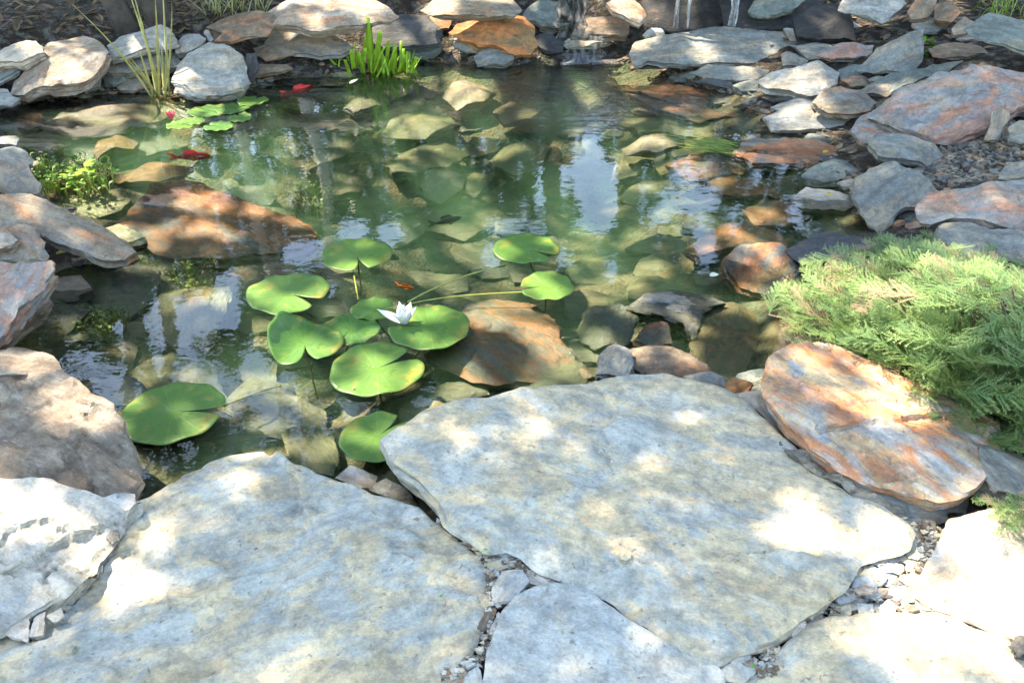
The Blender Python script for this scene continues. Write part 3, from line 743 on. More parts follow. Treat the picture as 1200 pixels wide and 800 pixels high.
stone('brown-green slab above the dark layered rock', '800,282 850,258 915,262 925,280 860,288 820,296', 'rust', z=-0.06, sl=0.1, th=0.07, **U)
stone('emergent grey stone with a sunlit orange top and a pointed tip', '735,356 755,344 790,336 832,344 852,352 824,362 815,394 800,377 765,366', 'blue', z=-0.025, sl=0.13, th=0.08, facet=0.5, **U)
stone('grey-green rounded stone under water left of the pointed stone', '680,378 690,358 726,355 747,370 737,397 700,402 683,392', 'green', z=-0.05, sl=0.15, th=0.08, **U)
stone('blue-white lump of stone emerging above the large flagstone', '699,436 702,415 720,399 741,404 743,426 736,442', 'blue', z=0.02, sl=0.3, th=0.07, **U)
stone('mossy wet stone right of the blue-white lump', '740,406 780,404 815,414 838,432 800,442 760,437 742,431', 'brown', z=0.005, sl=0.14, th=0.07, facet=0.5, **U)
stone('rusty block under water behind the mossy wet stone', '744,396 760,375 783,377 789,400 765,406', 'rust', z=-0.03, sl=0.3, th=0.08, **U)
stone('bluish thin slab wedged behind the large flagstone', '800,440 835,432 862,448 850,458 820,450', 'blue', z=0.06, sl=0.2, th=0.05)
stone('orange-brown sliver between the large flagstone and the reddish wedge', '842,456 860,440 884,446 872,462 855,466', 'orange', z=0.05, sl=0.2, th=0.06)
stone('broad brown-green slab under water in front of the orange slab', '810,402 832,350 900,358 922,380 897,432 870,450 830,440', 'brown', z=-0.05, sl=0.06, th=0.07, **U)
stone('large orange and blue submerged rock right of the lily flower', '498,410 535,366 548,348 580,340 625,346 660,380 656,396 692,432 640,444 580,442 525,425', 'rust', z=-0.06, sl=0.08, th=0.1, dome=0.03, facet=0.4, **U)
stone('stone under water with tan rim below the left lily stems', '328,505 345,496 386,499 397,530 390,558 345,548', 'olive', z=-0.05, sl=0.1, th=0.07, **U)
stone('pale stone in the gap under the lowest lily pad', '392,558 410,545 442,553 440,568 420,572', 'ochre', z=0.0, sl=0.2, th=0.06)
stone('grey stone in the gap left of the large flagstone corner', '430,568 452,558 478,574 490,590 460,586', 'blue', z=0.0, sl=0.2, th=0.06)
stone('mossy stone under water left of the curled lily pad', '280,430 300,405 325,425 320,470 290,470', 'olive', z=-0.16, sl=0.1, th=0.07, **U)

for lab, px in [('rock behind the broken streams of water, coloured black for the recess shade', '752,-20 830,-24 850,4 842,30 790,33 758,24'), ('rock behind the thick stream of water, coloured black for the recess shade', '842,-20 905,-24 960,-10 975,22 930,30 850,30'), ('rock coloured black for shade low in the recess left of the white lit rock', '930,20 975,-4 1000,10 1008,40 960,46 935,40')]:
    stone(lab, px, 'recess_shade', sl=0.8, th=0.12, dome=0.05)
for lab, px, m in [('mossy green stone under water at the bottom left, beside the brown rock', '150,430 200,410 250,425 262,460 215,470 165,462', 'olive'), ('green slab under water in front of the lone lily pad', '170,530 230,505 300,500 320,520 260,535 200,560', 'green'), ('brown mossy stone under water right of the dark hollow', '70,400 110,388 160,400 150,440 110,446 80,430', 'brown'), ('mossy stone under water between the lone pad and the flower pads', '270,470 320,455 375,470 385,500 330,512 285,500', 'olive')]:
    stone(lab, px, m, z=-0.10, sl=0.06, th=0.07, dome=0.03, **U)

# ------------------------------------------------------------------ small stones filling the banks and the bed
def ngon(u, v, ru, rv, rr, n=7, rot=None):
    a0 = rr.uniform(0, 6.28)
    pts = []
    for i in range(n):
        a = a0 + (i + rr.uniform(-0.3, 0.3)) * 2 * math.pi / n
        r = rr.uniform(0.72, 1.1)
        pts.append((u + ru * r * math.cos(a), v + rv * r * math.sin(a)))
    return pts
traced = [np.array(q) for _, q in STONES]
def covered(u, v, shrink=0.0):
    p = np.array([[u, v]])
    return any(inside(p, t)[0] for t in traced)
rr = random.Random(21)
SH = np.array(SHORE_PX)
made = []
tries = 0
while len(made) < 120 and tries < 6000:              # pond bed
    tries += 1
    u, v = rr.uniform(20, 1000), rr.uniform(88, 500)
    if not inside(np.array([[u, v]]), SH)[0] or covered(u, v):
        continue
    r = rr.uniform(14, 44) * (0.55 + v / 500)
    if any(abs(u - a) < (r + c) * 0.62 and abs(v - b) < (r + c) * 0.24 for a, b, c in made):
        continue
    made.append((u, v, r))
    q = ngon(u, v, r, r * rr.uniform(0.3, 0.48), rr)
    stone('algae-dulled stone among many on the pond bed', q, rr.choice(['olive', 'olive', 'green', 'brown', 'green', 'rust' if u > 760 else 'olive']), sl=rr.uniform(0.05, 0.3), th=rr.uniform(0.05, 0.09), dome=rr.uniform(0.0, 0.06), dz=-0.025, res=1.6, group='small stones on the pond bed', name='submerged_stone', cat='submerged stone')
made2 = []
tries = 0
BANK = pxs('-10,118 60,112 200,106 290,98 420,70 560,66 650,60 730,60 800,84 870,108 990,150 1000,205 1035,262 1100,262 1210,262 1210,60 1130,48 1060,34 960,30 880,24 760,16 640,8 480,2 300,22 200,40 100,60 -10,92')
while len(made2) < 210 and tries < 14000:             # wedged into the banks
    tries += 1
    u, v = rr.uniform(-10, 1210), rr.uniform(0, 265)
    if not inside(np.array([[u, v]]), BANK)[0] or covered(u, v):
        continue
    r = rr.uniform(8, 21) * (0.75 + v / 260)
    if any(abs(u - a) < (r + c) * 0.6 and abs(v - b) < (r + c) * 0.2 for a, b, c in made2):
        continue
    made2.append((u, v, r))
    q = ngon(u, v, r * 1.25, r * rr.uniform(0.2, 0.38), rr, 6)
    stone('small slate stone among many wedged between the larger bank rocks', q, rr.choice(['dark', 'dark', 'blue', 'brown', 'green', 'tan', 'rust']), sl=rr.uniform(0.1, 0.5), th=rr.uniform(0.03, 0.05), dz=-0.03, res=1.5, group='small stones wedged into the banks')

RB = pxs('850,150 1000,150 1020,262 1060,262 1215,255 1215,60 1100,40 960,34 850,80')
for _ in range(900):
    u, v = rr.uniform(850, 1210), rr.uniform(40, 262)
    if len(made2) > 330 or not inside(np.array([[u, v]]), RB)[0] or covered(u, v):
        continue
    r = rr.uniform(9, 20) * (0.8 + v / 300)
    if any(abs(u - a) < (r + c) * 0.45 and abs(v - b) < (r + c) * 0.16 for a, b, c in made2):
        continue
    made2.append((u, v, r))
    stone('small slate stone among many wedged between the larger bank rocks', ngon(u, v, r * 1.3, r * rr.uniform(0.22, 0.4), rr, 6), rr.choice(['dark', 'blue', 'blue', 'brown', 'rust', 'tan']), sl=rr.uniform(0.05, 0.4), th=rr.uniform(0.03, 0.05), dz=-0.02, res=1.5, group='small stones wedged into the banks')

# ------------------------------------------------------------------ shards and chips in the cracks between the flagstones
Sh = dict(name='slate_shard', cat='shard', ledge=0.004, chip=0.03, dome=0.0, facet=0.3)
stone('pinkish triangular shard in the crack at the lower left edge', '4,742 34,717 33,752', 'ochre', z=0.128, sl=0.05, th=0.018, **Sh)
stone('olive-tan shard beside the pinkish triangular one', '33,746 40,722 53,715 51,743', 'sand', z=0.126, sl=0.1, th=0.016, **Sh)
stone('white thin shard upper right of the pinkish triangular one', '53,721 72,711 76,722 62,728', 'sand', z=0.126, sl=0.05, th=0.014, **Sh)
stone('squarish pale stone plugging the three-way crack below the large flagstone', '575,690 588,668 612,665 622,680 602,701 578,706', 'sand', z=0.108, sl=0.05, th=0.04, **Sh)
stone('flat three-sided shard filling the crack right of the squarish pale stone', '603,660 622,657 640,668 664,681 634,687 614,680', 'sand', z=0.104, sl=0.04, th=0.04, **Sh)
stone('dark grey wedge above the squarish pale stone in the crack', '568,655 580,640 602,650 603,660 580,669', 'flag', z=0.102, sl=0.1, th=0.04, **Sh)
stone('brown sliver standing in the narrow crack below the squarish stone', '558,735 572,710 582,712 574,738', 'brown', z=0.10, sl=0.1, th=0.03, **Sh)
stone('white fleck of stone in the narrow crack', '574,738 584,716 591,726 584,748', 'sand', z=0.10, sl=0.1, th=0.03, **Sh)
stone('blue-grey leftover slab at the bottom edge left of the smooth flagstone', '536,860 545,790 560,780 570,800 572,870', 'flagblue', z=0.10, sl=0.05, th=0.04, **Sh)
stone('reddish pebble at the bottom edge in the crack', '518,806 530,788 546,786 540,812', 'pink', z=0.10, sl=0.1, th=0.03, **Sh)
stone('cracked grey stone at the bottom between the smooth flagstone and the corner one', '840,768 858,756 880,766 886,786 870,802 850,797', 'flag', z=0.105, sl=0.05, th=0.04, **Sh)
stone('leaf-shaped grey shard below the cracked grey stone', '866,806 878,790 894,784 890,798 876,812', 'flag', z=0.10, sl=0.05, th=0.03, **Sh)
stone('tan shard in the crack left of the sunlit rubble', '922,738 930,728 945,730 942,742 930,746', 'ochre', z=0.108, sl=0.05, th=0.03, **Sh)
stone('blue shard above the tan shard in the crack', '942,722 948,706 960,700 962,712 952,724', 'flag', z=0.108, sl=0.05, th=0.03, **Sh)
stone('small grey pebble lying on the large flagstone', '726,648 732,642 739,645 740,652 734,656 727,654', 'flag', z=0.142, sl=0.2, th=0.022, dome=0.1, name='pebble', cat='pebble')
stone('sunlit pebble at the right tip of the large flagstone', '1002,689 1015,685 1026,688 1022,694 1008,695', 'pink', z=0.125, sl=0.2, th=0.02, dome=0.05, name='pebble', cat='pebble')
stone('pale round pebble on the edge of the left lower slab', '124,628 130,620 138,622 139,630 131,636', 'tan', z=0.145, sl=0.2, th=0.025, dome=0.1, name='pebble', cat='pebble')
stone('thick dark lump at the right edge of the ochre flagstone', '1188,752 1196,744 1215,746 1215,764 1195,766', 'dark', z=0.13, sl=0.3, th=0.04, dome=0.1, name='pebble', cat='pebble')
# rubble patch in the sun: a jittered tiling of shards
RUB = pxs('1000,660 1035,646 1064,634 1080,642 1096,626 1108,616 1092,650 1078,668 1070,690 1084,710 1060,714 1005,716 975,720 985,690')
nr = 0
for row in range(7):
    for c in range(9):
        u = 985 + c * 15 + (row % 2) * 7 + rr.uniform(-4, 4)
        v = 622 + row * 14.5 + rr.uniform(-4, 4)
        if not inside(np.array([[u, v]]), RUB)[0]:
            continue
        stone('thin slate shard in the sunlit rubble between the three right flagstones', ngon(u, v, rr.uniform(11, 19), rr.uniform(8, 13), rr, 5), rr.choice(['sand', 'flagblue', 'ochre', 'flag', 'flag']), z=0.100 + rr.uniform(-0.005, 0.006), sl=rr.uniform(-0.02, 0.1), sx=rr.uniform(-0.06, 0.06), th=0.03, res=1.0, group='shards in the sunlit rubble', **Sh)
        nr += 1

def chips(name, lines, n, size, seed, kind='stuff', z=None, spread=6, mats=('blue',)):
    """many tiny angular chips in one mesh, scattered along pixel lines or inside pixel polygons"""
    g = np.random.default_rng(seed)
    V, F, mi = [], [], []
    pts = []
    while len(pts) < n:
        L = lines[g.integers(len(lines))]
        i = g.integers(len(L) - 1)
        t = g.random()
        u = L[i][0] * (1 - t) + L[i + 1][0] * t + g.normal(0, spread)
        v = L[i][1] * (1 - t) + L[i + 1][1] * t + g.normal(0, spread * 0.7)
        pts.append((u, v))
    for u, v in pts:
        p = hit(u, v) if z is None else unproj(u, v, z + g.uniform(-0.012, 0.012))
        m = 5
        s = size * g.uniform(0.4, 1.5)
        a0 = g.uniform(0, 6.28)
        T = np.array([g.normal(0, 0.35), g.normal(0, 0.35), 1.0])
        T /= np.linalg.norm(T)
        e1 = np.cross(T, [0.3, 1, 0.1]); e1 /= np.linalg.norm(e1)
        e2 = np.cross(T, e1)
        b = len(V)
        h = s * g.uniform(0.2, 0.45)
        for lv, sc in ((0.3, 1.0), (0.55, 0.9), (-0.6, 0.95)):
            for i in range(m):
                a = a0 + (i + 0.25 * math.sin(7 * i + b)) * 6.283 / m
                q = s * sc * (0.8 + 0.3 * math.sin(3.1 * i + b))
                V.append(p + e1 * q * math.cos(a) + e2 * q * 0.75 * math.sin(a) + T * h * lv + np.array([0, 0, s * 0.12]))
        for l0, l1 in ((0, m), (2 * m, 0)):
            for i in range(m):
                j = (i + 1) % m
                F.append((b + l0 + i, b + l0 + j, b + l1 + j, b + l1 + i))
        F.append(tuple(b + m + i for i in range(m)))
        F.append(tuple(b + 2 * m + i for i in range(m))[::-1])
        mi += [int(g.integers(len(mats)))] * (2 * m + 2)
    cen = np.mean(V, 0)
    o = mesh_obj(name, np.array(V) - cen, F, None, cen)
    for m in mats:
        o.data.materials.append(M[m])
    o.data.polygons.foreach_set('material_index', np.array(mi, np.int32))
    fix_normals(o)
    if kind:
        props(o, kind=kind)
    return o
crack = [pxs('520,604 545,622 562,642 575,660'), pxs('600,645 640,668 690,684 740,716 790,744 830,768 845,775'), pxs('575,660 574,690 578,720 570,760 545,785 520,795'),
         pxs('845,775 880,758 920,742 950,722 975,708 1000,690'), pxs('1000,690 1060,712 1120,724 1180,748'), pxs('600,650 640,672 660,668'), pxs('625,655 650,675'), pxs('870,770 900,790 905,760'), pxs('560,640 600,660 625,668'), pxs('1070,612 1092,625 1085,650 1074,670'),
         pxs('945,550 985,578 1030,600 1070,612'), pxs('60,708 90,690 112,660 135,635 160,592'), pxs('0,750 40,728 70,712')]
props(chips('slate_chips', crack, 3600, 0.0095, 4, z=0.092, spread=4.5, mats=('flagblue', 'sand', 'tan', 'flag', 'brown')), 'loose slate chips packed into the cracks between the flagstones', 'slate chips', kind='stuff')
grav = [pxs('1090,205 1110,180 1140,165 1180,170 1200,180'), pxs('1085,205 1110,210 1150,205 1180,200'), pxs('1100,190 1150,185 1195,170'), pxs('1120,170 1160,165 1190,150')]
props(chips('slate_gravel', grav, 900, 0.028, 9, spread=11, mats=('blue', 'dark', 'tan', 'brown')), 'patch of loose slate chips between the right bank boulders', 'slate gravel', kind='stuff')
shore = [[tuple(p) for p in SHORE_PX[12:38]]]
props(chips('shore_pebbles', shore, 700, 0.03, 14, spread=9, mats=('dark', 'blue', 'brown', 'rust')), 'dark pebbles and slate bits along the waterline', 'pebbles', kind='stuff')

# ------------------------------------------------------------------ water lilies
k = N('lily_pad')
tc = k.n('ShaderNodeTexCoord')
oi = k.n('ShaderNodeObjectInfo')
sx_ = k.n('ShaderNodeSeparateXYZ', {0: tc.outputs['Object']})
ang = k.math('ARCTAN2', sx_.outputs[1], sx_.outputs[0])
rad = k.n('ShaderNodeVectorMath', operation='LENGTH', ins={0: tc.outputs['Object']}).outputs['Value']
vein = k.math('ABSOLUTE', k.math('SINE', k.math('MULTIPLY', ang, 9.0)))
vein = k.math('POWER', k.math('SUBTRACT', 1.0, vein), 9.0)
vein = k.math('MULTIPLY', vein, k.rng(rad, 0.09, 0.01, 0.45, 1.0))
pat = k.noise(tc.outputs['Object'], 22, 5, 0.6)
hue = k.math('ADD', k.math('MULTIPLY', pat, 0.6), k.math('MULTIPLY', oi.outputs['Random'], 0.5))
col = k.mix(k.rng(hue, 0.2, 0.8), (0.045, 0.15, 0.028), (0.115, 0.225, 0.04))
col = k.mix(k.math('MULTIPLY', vein, 0.5), col, (0.30, 0.42, 0.10))
blot = k.noise(tc.outputs['Object'], 50, 4, 0.7)
col = k.mix(k.rng(blot, 0.62, 0.74, 0, 0.6), col, (0.20, 0.15, 0.03))
edge_ = k.math('MULTIPLY', k.rng(rad, 0.06, 0.085), k.rng(k.noise(tc.outputs['Object'], 12, 4), 0.5, 0.65, 0, 0.55))
col = k.mix(edge_, col, (0.34, 0.27, 0.05))
bump = k.n('ShaderNodeBump', {'Height': k.math('SUBTRACT', k.noise(tc.outputs['Object'], 30, 4), k.math('MULTIPLY', vein, 0.5)), 'Strength': 0.35, 'Distance': 0.003})
pb = k.n('ShaderNodeBsdfPrincipled', {'Base Color': col, 'Roughness': k.math('MULTIPLY', k.rng(k.math('ADD', k.noise(tc.outputs['Object'], 26, 5, 0.65), k.rng(rad, 0.0, 0.05, 0.16, 0.0)), 0.58, 0.64, 0.42, 0.06), 1.0), 'Normal': bump.outputs[0]})
tl = k.n('ShaderNodeBsdfTranslucent', {'Color': k.mix(0.5, col, (0.28, 0.50, 0.05)), 'Normal': bump.outputs[0]})
M['pad'] = k.done(k.n('ShaderNodeMixShader', {0: 0.3, 1: pb, 2: tl}))
def simple(name, col, rough=0.5, trans=0.0, tcol=None, var=0.25, scale=40, spec=0.4):
    k = N(name)
    tc = k.n('ShaderNodeTexCoord')
    nn = k.noise(tc.outputs['Object'], scale, 5)
    c = k.mix(k.rng(nn, 0.3, 0.7, 0, 1), tuple(x * (1 - var) for x in col), tuple(min(1, x * (1 + var)) for x in col))
    b = k.n('ShaderNodeBump', {'Height': nn, 'Strength': 0.3, 'Distance': 0.003})
    p = k.n('ShaderNodeBsdfPrincipled', {'Base Color': c, 'Roughness': rough, 'Normal': b.outputs[0], 'Specular IOR Level': spec})
    if trans:
        t = k.n('ShaderNodeBsdfTranslucent', {'Color': tcol or col})
        return k.done(k.n('ShaderNodeMixShader', {0: trans, 1: p, 2: t}))
    return k.done(p)
M['petiole'] = simple('lily_stem', (0.26, 0.27, 0.05), 0.4)
M['petal'] = simple('lily_petal', (0.82, 0.82, 0.78), 0.45, 0.3, (0.85, 0.87, 0.75), 0.04)
M['stamen'] = simple('lily_stamen', (0.75, 0.5, 0.06), 0.5)
M['pinkbud'] = simple('pink_petal', (0.55, 0.06, 0.09), 0.45)

def tube_geo(P, R, n=7):
    P = np.asarray(P, float)
    V, F = [], []
    for i, p in enumerate(P):
        t = P[min(i + 1, len(P) - 1)] - P[max(i - 1, 0)]
        t = t / max(np.linalg.norm(t), 1e-9)
        a = np.cross(t, [0.31, 0.2, 0.93] if abs(t[2]) < 0.9 else [1, 0.1, 0]); a /= np.linalg.norm(a)
        b = np.cross(t, a)
        r = R[i] if hasattr(R, '__len__') else R
        for j in range(n):
            w = 2 * math.pi * j / n
            V.append(p + (a * math.cos(w) + b * math.sin(w)) * r)
    for i in range(len(P) - 1):
        for j in range(n):
            F.append((i * n + j, i * n + (j + 1) % n, (i + 1) * n + (j + 1) % n, (i + 1) * n + j))
    F.append(tuple(range(n))[::-1])
    F.append(tuple((len(P) - 1) * n + j for j in range(n)))
    return V, F
def join(parts):
    V, F = [], []
    for v, f in parts:
        b = len(V)
        V += list(v)
        F += [tuple(i + b for i in q) for q in f]
    return V, F
def bez(a, b, c, n=12):
    a, b, c = map(np.asarray, (a, b, c))
    return [a * (1 - t) ** 2 + b * 2 * t * (1 - t) + c * t * t for t in np.linspace(0, 1, n)]

def lily_pad(label, u, v, rpx, notch, seed, curl=None, z=0.006, wide=0.16, elong=1.0, tilt=(0, 0), stem=True, group='lily pads floating by the flower'):
    g = random.Random(seed)
    c = unproj(u, v, z)
    r = rpx * np.linalg.norm(c - np.array([0, 0, CAM_H])) / FPX * 0.985
    na, nr = 72, 12
    V, F = [(0, 0, 0)], []
    ph = [g.uniform(0, 6.28) for _ in range(4)]
    for j in range(1, nr + 1):
        q = j / nr
        for i in range(na + 1):
            s = i / na
            gap = wide * (q ** 1.5) * 0.9 + 0.02
            a = notch + gap + (2 * math.pi - 2 * gap) * s
            rad_ = r * q * (1 + 0.025 * math.sin(3 * a + ph[0]) + 0.012 * math.sin(7 * a + ph[1]))
            # rounded lobes at the notch
            e = min(s, 1 - s)
            rad_ *= 1 - 0.06 * math.exp(-e * 40)
            x, y = rad_ * math.cos(a) * elong, rad_ * math.sin(a)
            h = 0.0025 * q * math.sin(2 * a + ph[2]) + 0.003 * q ** 5 * math.sin(9 * a + ph[3]) + 0.0015 * q ** 6
            if curl:
                ca, amt = curl
                w = (x * math.cos(ca) + y * math.sin(ca)) / r
                if w > 0.1:
                    k_ = (w - 0.1) / 0.9
                    h += amt * r * k_ ** 1.6
                    x -= math.cos(ca) * r * 0.30 * amt * k_ ** 2
                    y -= math.sin(ca) * r * 0.30 * amt * k_ ** 2
            h += tilt[0] * x + tilt[1] * y
            V.append((x, y, h))
    for i in range(na):
        F.append((0, 1 + i, 2 + i))
    for j in range(nr - 1):
        for i in range(na):
            a = 1 + j * (na + 1) + i
            F.append((a, a + na + 1, a + na + 2, a + 1))
    root = empty('lily_pad', c, label, 'lily pad', group)
    o = mesh_obj('blade', V, F, M['pad'], (0, 0, 0), root, 180)
    md = o.modifiers.new('thick', 'SOLIDIFY'); md.thickness = 0.0018; md.offset = -1
    if stem:
        b = np.array([g.uniform(-0.1, 0.1), g.uniform(-0.05, 0.12), -0.2])
        v_, f_ = tube_geo(bez((0, 0, -0.004), (b[0] * 0.2, b[1] * 0.2, -0.1), b), 0.0032)
        mesh_obj('stem', v_, f_, M['petiole'], (0, 0, 0), root, 180)
    PADS[seed] = root
    return root
PADS = {}
D = math.radians
lily_pad('upper of the lily pads left of the flower, its notch opening downwards', 418, 298, 41, D(-72), 1, wide=0.2)
lily_pad('lily pad with a pale midrib, left of and above the curled one', 337, 343, 47, D(-28), 2, wide=0.22)
lily_pad('curled lily pad with its bright left rim lifted out of the water', 357, 402, 44, D(-75), 3, curl=(D(165), 0.66), wide=0.3, z=0.014)
lily_pad('round glossy lily pad tucked behind the curled one', 411, 386, 34, D(250), 4, wide=0.1, z=0.003)
lily_pad('half hidden small lily pad behind the white flower', 437, 362, 26, D(10), 5, wide=0.1, z=0.004)
lily_pad('lily pad on which the white flower rests', 503, 383, 49, D(172), 6, wide=0.12, z=0.008)
lily_pad('large lily pad carrying a red petal, below the flower', 441, 432, 55, D(38), 7, wide=0.2, z=0.010)
lily_pad('lone lily pad beside the brown rock at the left', 203, 482, 56, D(2), 8, wide=0.13)
lily_pad('lowest lily pad, half covered by the large flagstone', 443, 511, 46, D(52), 9, wide=0.2, elong=0.97, z=0.006)
lily_pad('upper of the two lily pads right of the flower', 617, 291, 39, D(-35), 10, wide=0.16)
lily_pad('yellowing lily pad, lower of the two right of the flower', 640, 335, 32, D(190), 11, wide=0.16, tilt=(0.02, 0.05))
for i, (u, v, r, lab) in enumerate([(243, 130, 21, 'leftmost pad of the far raft of small lily pads'), (272, 127, 19, 'middle pad of the far raft of small lily pads'), (296, 118, 17, 'bright yellow-green pad at the back of the far raft'),
                        (281, 138, 13, 'tilted dark green pad at the right of the far raft'), (256, 148, 16, 'front pad of the far raft'), (212, 146, 16, 'pad below the pink bud in the far raft'), (226, 142, 13, 'small yellow pad beside the pink bud')]):
    lily_pad(lab, u, v, r, D(40 * i), 30 + i, z=0.004 + 0.001 * i, group='small lily pads in the far left', tilt=((0.02, 0.08) if i == 3 else (0, 0)), stem=False)
# long yellow stems at the surface
for pad, lab, pts, r in [(10, 'upper yellow lily stem reaching from behind the flower to the right-hand pad', '478,354 505,338 545,320 592,311', 0.0032), (11, 'lower yellow lily stem reaching from behind the flower to the yellowing pad', '480,356 520,347 560,344 648,341', 0.0028),
                    (1, 'short yellow stem hanging under the upper left lily pad', '414,318 416,330 418,340 420,352', 0.0028), (8, 'brownish lily stem under water right of the lone pad', '262,476 290,463 310,456 330,452', 0.0026)]:
    q = pxs(pts)
    z_ = [0.004, 0.010, 0.006, -0.004] if 'yellow lily' in lab else [-0.01, -0.015, -0.02, -0.03]
    C_ = [unproj(u, v, z) for (u, v), z in zip(q, z_)]
    P = []
    for t in np.linspace(0, 1, 20):
        b = [(1 - t) ** 3, 3 * t * (1 - t) ** 2, 3 * t * t * (1 - t), t ** 3]
        P.append(sum(w * p for w, p in zip(b, C_)))
    cen = P[0]
    v_, f_ = tube_geo([p - cen for p in P], r, 8)
    o = mesh_obj('stem', v_, f_, M['petiole'], cen - np.array(PADS[pad].location), PADS[pad], 180)
    o['label'] = lab

# the flower
def petal_geo(L, W, lift, az, base=0.006, cup=0.35):
    V, F = [], []
    n, m = 9, 5
    d = np.array([math.cos(az), math.sin(az), 0])
    s = np.array([-math.sin(az), math.cos(az), 0])
    for i in range(n + 1):
        t = i / n
        w = W * (math.sin(math.pi * min(1, t * 0.86 + 0.12)) ** 0.8) * (1 - t ** 5)
        el = lift + 0.35 * (t - 0.5) * cup
        p = d * (base + L * t * math.cos(el)) + np.array([0, 0, L * t * math.sin(el)])
        for j in range(m):
            x = (j / (m - 1) - 0.5)
            up = np.array([-d[0] * math.sin(el), -d[1] * math.sin(el), math.cos(el)])
            V.append(p + s * x * w + up * (4 * x * x) * w * cup * 0.5)
    for i in range(n):
        for j in range(m - 1):
            a = i * m + j
            F.append((a, a + m, a + m + 1, a + 1))
    return V, F
fc = unproj(474, 379, 0.012)
fl = empty('water_lily_flower', fc, 'half open white water lily flower resting on a green pad', 'flower')
gg = random.Random(4)
for i in range(13):
    inner = i >= 7
    az = (i * 2 * math.pi / 7 + 0.2) if not inner else (i * 2 * math.pi / 6 + 0.5)
    lift = (D(58) if not inner else D(76)) + gg.uniform(-0.1, 0.1)
    L, W = (0.074, 0.040) if not inner else (0.068, 0.034)
    if i == 3:
        lift, L, az, W = D(22), 0.10, D(165), 0.042
    V, F = petal_geo(L, W, lift, az)
    o = mesh_obj('petal', V, F, M['petal'], (0, 0, 0), fl, 180)
    md = o.modifiers.new('thick', 'SOLIDIFY'); md.thickness = 0.0008
v_, f_ = join([tube_geo([(0.004 * math.cos(a), 0.004 * math.sin(a), 0.0), (0.010 * math.cos(a), 0.010 * math.sin(a), 0.024)], 0.0011, 5) for a in np.linspace(0, 6.2, 16)])
mesh_obj('stamens', v_, f_, M['stamen'], (0, 0, 0), fl, 180)
# pink bud in the far raft, red petal on a pad
bc = unproj(201, 139, 0.012)
v_, f_ = join([petal_geo(0.045, 0.024, D(60), a) for a in np.linspace(0, 5.2, 6)])
o = mesh_obj('pink_lily_bud', v_, f_, M['pinkbud'], bc, None, 180)
md = o.modifiers.new('thick', 'SOLIDIFY'); md.thickness = 0.002
props(o, 'small pink flower bud among the far lily pads', 'flower')
v_, f_ = petal_geo(0.008, 0.006, 0.2, 0.4, 0)
o = mesh_obj('red_petal', v_, f_, M['pinkbud'], unproj(413, 455, 0.016), None, 180)
md = o.modifiers.new('thick', 'SOLIDIFY'); md.thickness = 0.0015
props(o, 'tiny red petal lying on the large lily pad', 'petal')
M['deadleaf'] = simple('fallen_leaf', (0.50, 0.40, 0.05), 0.5, 0.2, (0.6, 0.5, 0.05))
M['paleleaf'] = simple('pale_fallen_leaf', (0.55, 0.55, 0.42), 0.5)
M['greenbit'] = simple('fresh_leaf_scrap', (0.10, 0.36, 0.03), 0.5, 0.2)
for lab, u, v, z, L, W, az, m in [('yellow fallen leaf in the hollow under the diagonal slab', 66, 297, 0.05, 0.05, 0.032, 0.2, 'deadleaf'), ('pale triangular leaf floating left of the dark layered rock', 832, 323, 0.004, 0.034, 0.03, 0.0, 'paleleaf'),
                            ('small yellow leaf floating by the rust-brown slab', 965, 179, 0.03, 0.035, 0.02, 0.6, 'deadleaf'), ('yellow scrap of leaf at the yellow-tipped stone', 968, 229, 0.10, 0.03, 0.02, 0.1, 'deadleaf'),
                            ('green scrap of leaf on the mottled flagstone', 515, 699, 0.128, 0.010, 0.005, 0.7, 'greenbit'), ('green scrap of leaf at the three-way crack', 567, 643, 0.13, 0.011, 0.005, -0.4, 'greenbit'), ('green scrap of leaf between the bottom cracks', 881, 782, 0.125, 0.010, 0.005, 1.0, 'greenbit'),
                            ('pale leaf floating in front of the cut green blades', 410, 98, 0.006, 0.075, 0.03, 0.9, 'paleleaf')]:
    v_, f_ = petal_geo(L, W, 0.12, az, 0)
    o = mesh_obj('fallen_leaf', v_, f_, M[m], unproj(u, v, z), None, 180)
    md = o.modifiers.new('thick', 'SOLIDIFY'); md.thickness = 0.0008
    props(o, lab, 'leaf')

